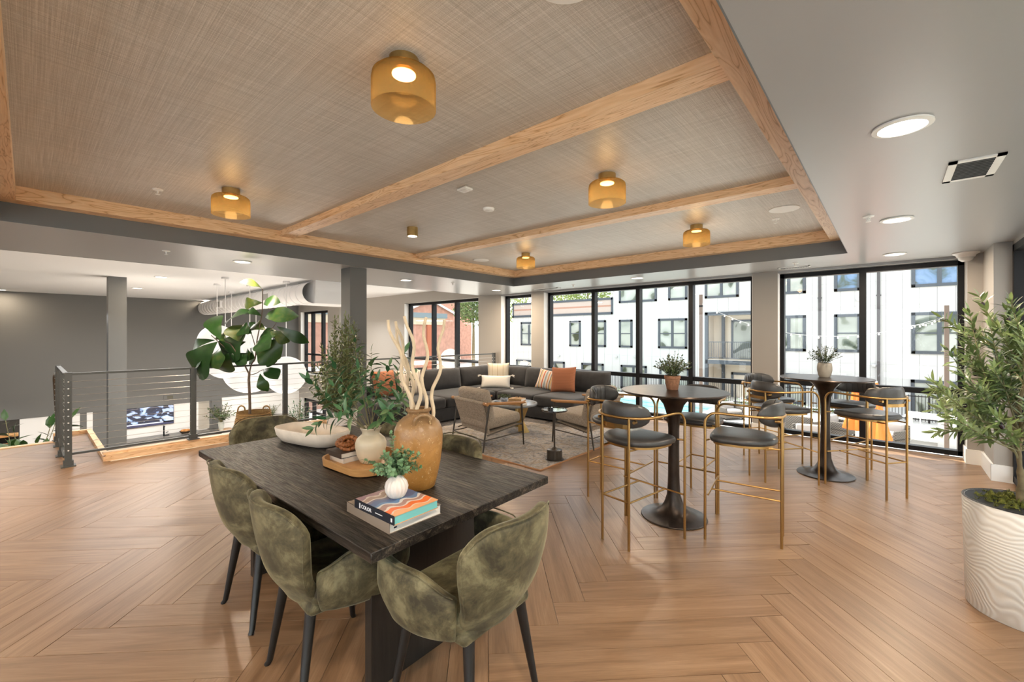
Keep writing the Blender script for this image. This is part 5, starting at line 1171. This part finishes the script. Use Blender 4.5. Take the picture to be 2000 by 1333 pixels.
# balcony bay
MB().box(-8.64, -8.46, -.1, .1, GZ, 2.9).box(-5.1, -4.95, -.1, .1, GZ, 2.9).box(-8.64, -4.95, -.1, .1, 2.7, 2.9).box(-8.6, -5.0, -.1, .05, -.28, -.04).build('balcony_frame', gtrim, b, smooth=False)
MB().box(-8.6, -5.0, -.05, 1.5, -.05, .0).box(-8.6, -5, .0, 1.5, 2.72, 2.87).build('balcony_slab', plain('balcony_slab', (.5, .44, .36), .8), b, smooth=False)
MB().box(-8.55, -5.0, 1.45, 1.5, GZ, 2.8).box(-8.62, -8.55, .1, 1.5, GZ, 2.8).box(-5.05, -5, .1, 1.5, GZ, 2.8).build('recess_wall', plain('cream_siding', (.60, .52, .42), .7), b, smooth=False)
w_ = MB().box(-7.5, -7.38, 1.38, 1.45, 0, 2.45).box(-5.2, -5.1, 1.38, 1.45, 0, 2.45).box(-7.5, -5.1, 1.38, 1.45, 2.33, 2.45).box(-6.36, -6.26, 1.38, 1.45, 0, 2.45).box(-8.02, -7.86, 1.2, 1.4, GZ, 2.7).box(-7.5, -5.1, 1.38, 1.45, -1.0, -.85).box(-7.5, -7.38, 1.38, 1.45, GZ, -.85).build('sliding_door', gtrim, b, smooth=False)
MB().box(-7.38, -6.36, 1.41, 1.43, 0, 2.33).box(-6.26, -5.2, 1.41, 1.43, 0, 2.33).build('pane', paneA, w_, smooth=False)
rl = MB().box(-8.5, -5.05, -.06, -.02, 1.05, 1.09).box(-8.5, -5.05, -.06, -.02, .08, .12)
for k in range(34): x = -8.45+k*.10; rl.box(x-.009, x+.009, -.05, -.03, .1, 1.07)
rl.build('balcony_railing', gtrim, b, smooth=False)
for x in (-2.80, -.415): MB().box(x-.06, x+.06, -.12, -.02, GZ, 9.6).box(x-.1, x+.1, -.06, 0, 3.45, 3.5).build('downpipe', plain('dark_downpipe', (.05, .045, .045), .5), b, smooth=False)
for x, z in ((-20.9, .0), (-14.7, -.15), (-13.3, -.1), (-1.2, 3.2), (-.6, -.1), (-19.7, -.25)): MB().lathe([(0, 0), (.08, .02), (.1, .12), (0, .16)], 10).build('wall_light', white, b, (x, -.08, z))
# trees beyond the low wing
def tree(x, y, z, R, lb, n=900, grp='trees beyond the rooftops', sc_=.16, trunk=True):
    r = thing('tree', lb, 'tree', (x, y, GZ), 0, grp); fo = MB(); lv = leaf_geo(sc_, sc_*.55, 2, .3, .2); h = z-GZ
    MB().cyl((0, 0, 0), (0, 0, h), .18, .08, 8).build('trunk', M['bark'], r)
    for k in range(n):
        q = rvec(1).normalized()*R*random.uniform(.45, 1)*random.uniform(.8, 1.1); q.z *= .8
        fo.add(*lv, lmat(q+Vector((0, 0, h)), rvec(1), rvec(1), random.uniform(.8, 1.6)))
    tag(fo.build('foliage', M['tree'], r), kind='stuff')
for k, (x, y, z, R) in enumerate(((-32.5, 36, 5.0, 3.0), (-27.2, 39, 6.4, 3.0), (-22.0, 36, 5.6, 3.0), (-17.6, 40.5, 6.8, 3.0), (-13.8, 36, 5.8, 2.6))):
    tree(x, y, z, R, ['leafy tree left of the low wing, seen in the narrow window', 'leafy tree behind the low wing at its left end', 'leafy tree behind the low wing above the grey band', 'leafy tree behind the low wing, tallest of them', 'leafy tree at the step between low wing and taller block'][k], 2600, sc_=.2)
tree(-27.6, 26.1, 3.9, 1.9, 'bright yellow-green tree beyond the brick building in the left window', 2600, sc_=.2)
# fence and pool
r = thing('pool_fence', 'dark vertical-bar metal fence behind the swimming pool', 'fence', (-6, 26.3, GZ)); fb = MB()
n_ = 290
for k in range(n_): x = -13.5+k*.11; fb.box(x-.010, x+.010, -.012, .012, .05, 1.22)
fb.build('bars', M['black'], r, smooth=False); MB().box(-13.5, 18.4, -.02, .02, 1.14, 1.18).box(-13.5, 18.4, -.02, .02, .12, .16).build('rails', M['black'], r, smooth=False)
for k in range(13): MB().box(-.035, .035, -.035, .035, 0, 1.28).build('post', M['black'], r, (-13.5+k*2.6, 0, 0), smooth=False)
pool = thing('swimming_pool', 'turquoise swimming pool beyond the front bar table', 'pool', (-12.5, 22.6, GZ))
t = NT('pool_water'); v = t.co('Object'); t.b.inputs['Base Color'].default_value = (.16, .40, .42, 1); t.set(Roughness=.08); t.bump(t.noise(v, 5, 3), .4, .05)
MB().box(-5.5, 5.5, -1.9, 1.9, .01, .02).build('water', t.m, pool, smooth=False)
MB().box(-5.8, 5.8, -2.2, -1.9, 0, .05).box(-5.8, 5.8, 1.9, 2.2, 0, .05).box(-5.8, -5.5, -2.2, 2.2, 0, .05).box(5.5, 5.8, -2.2, 2.2, 0, .05).build('coping', plain('pool_coping', (.55, .53, .50), .7), pool, smooth=False)
for k in range(2): MB().box(-5.5, 5.5, -.3+k*1.2, -.15+k*1.2, .018, .024).build('lane_line', plain('pool_line', (.02, .10, .2), .4), pool, smooth=False)
for k in range(9):
    hx = -15.5+k*1.65; h_ = MB(); lv = leaf_geo(.07, .035, 2, .3, .2)
    for j in range(240):
        q = rvec(.16); q.x *= 2.2; h_.add(*lv, lmat(q+Vector((0, 0, .28)), rvec(1), rvec(1), random.uniform(.7, 1.4)))
    o = thing('shrub', 'low flowering shrub along the pool fence, %s from the left' % ('first', 'second', 'third', 'fourth', 'fifth', 'sixth', 'seventh', 'eighth', 'ninth')[k], 'shrub', (hx, 25.7, GZ), 0, 'low shrubs along the pool fence')
    tag(h_.build('foliage', M['tree'], o), kind='stuff'); MB().cyl((0, 0, 0), (0, 0, .25), .03, n=6).build('stem', M['bark'], o)
# terrace furniture
t = NT('outdoor_wicker'); v = t.co('Object'); ck = t.n('ShaderNodeTexChecker'); t.l(t.co('Object', (1, 1, 1)), ck.inputs[0]); ck.inputs['Scale'].default_value = 22; ck.inputs[1].default_value = (.035, .03, .025, 1); ck.inputs[2].default_value = (.11, .095, .08, 1)
t.l(ck.outputs[0], t.b.inputs['Base Color']); t.set(Roughness=.7); wick = t.m; ocu = plain('outdoor_cushion', (.33, .30, .28), .9)
def osofa(u, v, t_, rz, w_, lb, nm='outdoor_sofa', cat='sofa', grp='wicker terrace seating'):
    p = D(u, v, t_); r = thing(nm, lb, cat, (p.x, p.y, GZ), rz, grp)
    MB().rbox(0, 0, .20, w_, .8, .26, .04, 2).build('base', wick, r); MB().rbox(0, .37, .45, w_, .10, .55, .04, 2).build('backrest', wick, r)
    for s in (-1, 1): MB().rbox(s*(w_/2-.05), 0, .38, .10, .8, .36, .04, 2).build('armrest', wick, r)
    MB().rbox(0, -.03, .38, w_-.22, .66, .14, .05, 3).build('seat_cushion', ocu, r); MB().rbox(0, .25, .58, w_-.22, .16, .36, .06, 3).build('back_cushion', ocu, r)
    for sx in (-1, 1):
        for sy in (-1, 1): MB().box(sx*(w_/2-.08)-.03, sx*(w_/2-.08)+.03, sy*.33-.03, sy*.33+.03, 0, .08).build('leg', M['black'], r, smooth=False)
def gt(v): return 3.92*F/(v-HZ)
osofa(1560, 850, gt(845), PI-.4, 1.5, 'wicker terrace sofa with pale cushions seen under the rear bar table')
osofa(1585, 868, gt(875), .2, 1.1, 'wicker terrace armchair nearest the window, left of the orange umbrella', 'outdoor_armchair', 'armchair')
osofa(1425, 815, gt(818), .9, 1.0, 'wicker terrace armchair right of the pool, between the bar stools', 'outdoor_armchair', 'armchair')
osofa(1735, 862, gt(868), -.5, .9, 'wicker terrace armchair to the right of the orange umbrella', 'outdoor_armchair', 'armchair')
osofa(1640, 850, gt(850), 1.2, .9, 'wicker terrace armchair behind the orange umbrella', 'outdoor_armchair', 'armchair')
def umb(u, v, lb):
    p = D(u, v, gt(v)); r = thing('folded_umbrella', lb, 'umbrella', (p.x, p.y, GZ), 0, 'folded orange umbrellas')
    MB().cyl((0, 0, 0), (0, 0, 2.5), .025, n=10).build('pole', M['base'], r); MB().lathe([(0, 0), (.28, 0), (.28, .06), (.05, .09), (0, .09)], 24).build('foot', M['steel'], r)
    MB().lathe([(.03, 2.45), (.08, 2.2), (.13, 1.7), (.24, 1.15), (.34, .75), (.33, .72), (.2, .78), (.02, .8)], 40, rib=lambda a, z: .13*math.sin(a*8)).build('canopy', plain('orange_canvas', (.85, .16, .02), .8, Emission_Strength=0), r)
umb(1672, 880, 'folded orange terrace umbrella seen between the rear stools, left one'); umb(1712, 905, 'folded orange terrace umbrella seen between the rear stools, right one')
p = D(1846, 880, gt(872)); r = thing('outdoor_counter', 'white outdoor grill counter behind the olive tree branches', 'counter', (p.x, p.y, GZ), -.15)
MB().box(-.15, 1.9, -.4, .5, 0, .95).build('body', white, r, smooth=False); MB().box(-1.0, 1.95, -.5, .6, .95, 1.02).build('worktop', M['base'], r, smooth=False)
MB().box(.5, 1.2, -.1, .4, 1.02, 1.45).build('grill', plain('steel_grill', (.4, .42, .45), .25, .9), r, smooth=False)
MB().box(-.95, -.9, -.45, .5, 0, .95).build('leg', M['base'], r, smooth=False)
p = D(1805, 830, gt(845)); r = thing('outdoor_stool', 'thin white metal stool beside the outdoor counter', 'stool', (p.x-.3, p.y, GZ))
q = MB()
for sx in (-1, 1):
    for sy in (-1, 1): q.cyl((sx*.2, sy*.2, 0), (sx*.18, sy*.18, .75), .014, n=6)
q.build('legs', M['base'], r); MB().rbox(0, 0, .76, .4, .4, .03, .01, 1).build('seat', M['base'], r)
# string lights on posts
P1 = D(1369, 576, 17.5); P2 = D(1849, 597, 13.6)
posts = []
for P_, lb in ((P1, 'tall slim wooden post carrying string lights, beyond the front bar table'), (P2, 'tall slim post carrying string lights, behind the olive tree')):
    r = thing('light_post', lb, 'post', (P_.x, P_.y, GZ), 0, 'posts for the string lights'); MB().box(-.055, .055, -.055, .055, 0, P_.z-GZ).build('shaft', plain('brown_post', (.12, .085, .065), .7), r, smooth=False); MB().box(-.06, .06, -.06, .06, P_.z-GZ-.5, P_.z-GZ-.44).build('bracket', M['black'], r, smooth=False)
bm_ = emis('string_bulb', (1, .93, .8), 1.5)
bme = MB().lathe([(0, .03), (.014, .028), (.015, .01), (.030, -.015), (.027, -.04), (0, -.052)], 10).mesh('bulb', bm_)
def strings(a, c, sag, n, lb):
    r = thing('string_lights', lb, 'string lights', a, 0, 'festoon lights over the terrace'); pts = []
    for i in range(n+1): s = i/n; p = Vector(a).lerp(Vector(c), s)-Vector(a); p.z -= sag*4*s*(1-s); pts.append(p)
    MB().tube(pts, .006, 5).build('wire', white, r)
    for i in range(1, n): link(bme, 'bulb', r, pts[i]+Vector((0, 0, -.035)))
a = D(1371, 594, 17.4); c = D(1849, 618, 13.6)
strings(a, c, .95, 26, 'white festoon string sagging from the left post to the right post')
strings(c, c+Vector((-1.5, 9, .4)), .4, 12, 'short festoon string running back from the right post toward the building')
strings(c+Vector((0, 0, -.35)), D(1905, 600, 10.5), .1, 5, 'festoon string continuing right from the post behind the tree')
# brick building and houses seen in the left windows
brick = plain('brick_wall', (.36, .185, .135), .85, var=.18, vs=3)
t = NT('red_brick'); bt = t.n('ShaderNodeTexBrick'); t.l(t.co('Generated', (60, 60, 22)), bt.inputs[0]); bt.inputs['Scale'].default_value = 1; bt.inputs[1].default_value = (.40, .19, .13, 1); bt.inputs[2].default_value = (.33, .15, .10, 1); bt.inputs[3].default_value = (.5, .42, .36, 1); bt.inputs['Mortar Size'].default_value = .015
t.l(bt.outputs[0], t.b.inputs['Base Color']); t.set(Roughness=.85)
BX = -22.5
b = thing('brick_building', 'low red brick building with grey parapet seen through the left windows', 'building', (BX, 0, 0))
MB().box(-8, 0, 9.0, 18.5, GZ, 2.16).build('wall', brick, b, smooth=False)
MB().box(-8, .1, 9.0, 18.6, 2.16, 2.60).build('cornice', plain('buff_band', (.45, .37, .27), .8), b, smooth=False)
MB().box(-8, .18, 9.0, 18.7, 2.60, 2.92).build('parapet', plain('slate_parapet', (.13, .17, .19), .6), b, smooth=False)
MB().box(-.02, .03, 9, 18.5, -.4, -.15).build('string_course', M['base'], b, smooth=False)
for y in (11.5, 14.6, 17.4): MB().box(0, .10, y-.3, y+.3, GZ, 2.16).build('pilaster', plain('dark_brick', (.33, .10, .05), .85), b, smooth=False)
for y in (12.2, 16.2):
    MB().box(.0, .04, y-.5, y+.9, GZ+.2, -.6).build('shopfront_frame', M['black'], b, smooth=False)
for k, (x, y, s) in enumerate(((-33, 25.4, 1.0), (-44, 37.5, 1.25), (-38, 13.5, 1.0))):
    g = thing('gabled_house', ['brick gabled house with white verge boards above the brick building, left window', 'farther gabled house with dark roof beyond the brick building', 'cream house wall above the brick building at far left'][k], 'house', (x, y, GZ), 0, 'gabled houses beyond')
    Hh = 7.0*s; W_ = 3.0*s
    MB().add([(0, -W_, 0), (0, W_, 0), (0, W_, Hh-.95), (0, 0, Hh+.16), (0, -W_, Hh-.95), (-7, -W_, 0), (-7, W_, 0), (-7, W_, Hh-.95), (-7, 0, Hh+.16), (-7, -W_, Hh-.95)], [(0, 1, 2, 3, 4), (9, 8, 7, 6, 5), (0, 4, 9, 5), (1, 6, 7, 2)]).build('wall', brick if k < 2 else plain('cream_house', (.72, .66, .5), .8), g, smooth=False)
    MB().add([(.3, -W_-.3, Hh-1.1), (.3, 0, Hh+.22), (.3, W_+.3, Hh-1.1), (-7.3, -W_-.3, Hh-1.1), (-7.3, 0, Hh+.22), (-7.3, W_+.3, Hh-1.1)], [(0, 1, 4, 3), (1, 2, 5, 4)]).build('roof', plain('slate_roof', (.10, .11, .12), .7), g, smooth=False)
    MB().tube([(.32, -W_-.3, Hh-1.1), (.32, 0, Hh+.22), (.32, W_+.3, Hh-1.1)], .10, 4).build('verge_board', M['base'], g, smooth=False)
# neighbouring facade beyond the right-hand windows and a hedge line, seen at a slant
b = thing('side_building', 'pale building wall beyond the right-hand windows', 'building', (9.5, 0, 0))
MB().box(0, 3, -8, 24, GZ, 5).build('wall', white, b, smooth=False)
for k in range(6): q = MB().box(-.06, 0, -6+k*4.5, -4.2+k*4.5, .6, 2.5).build('window_frame', gtrim, b, smooth=False); MB().box(-.07, -.05, -5.9+k*4.5, -4.3+k*4.5, .7, 2.4).build('pane', paneA, q, smooth=False)
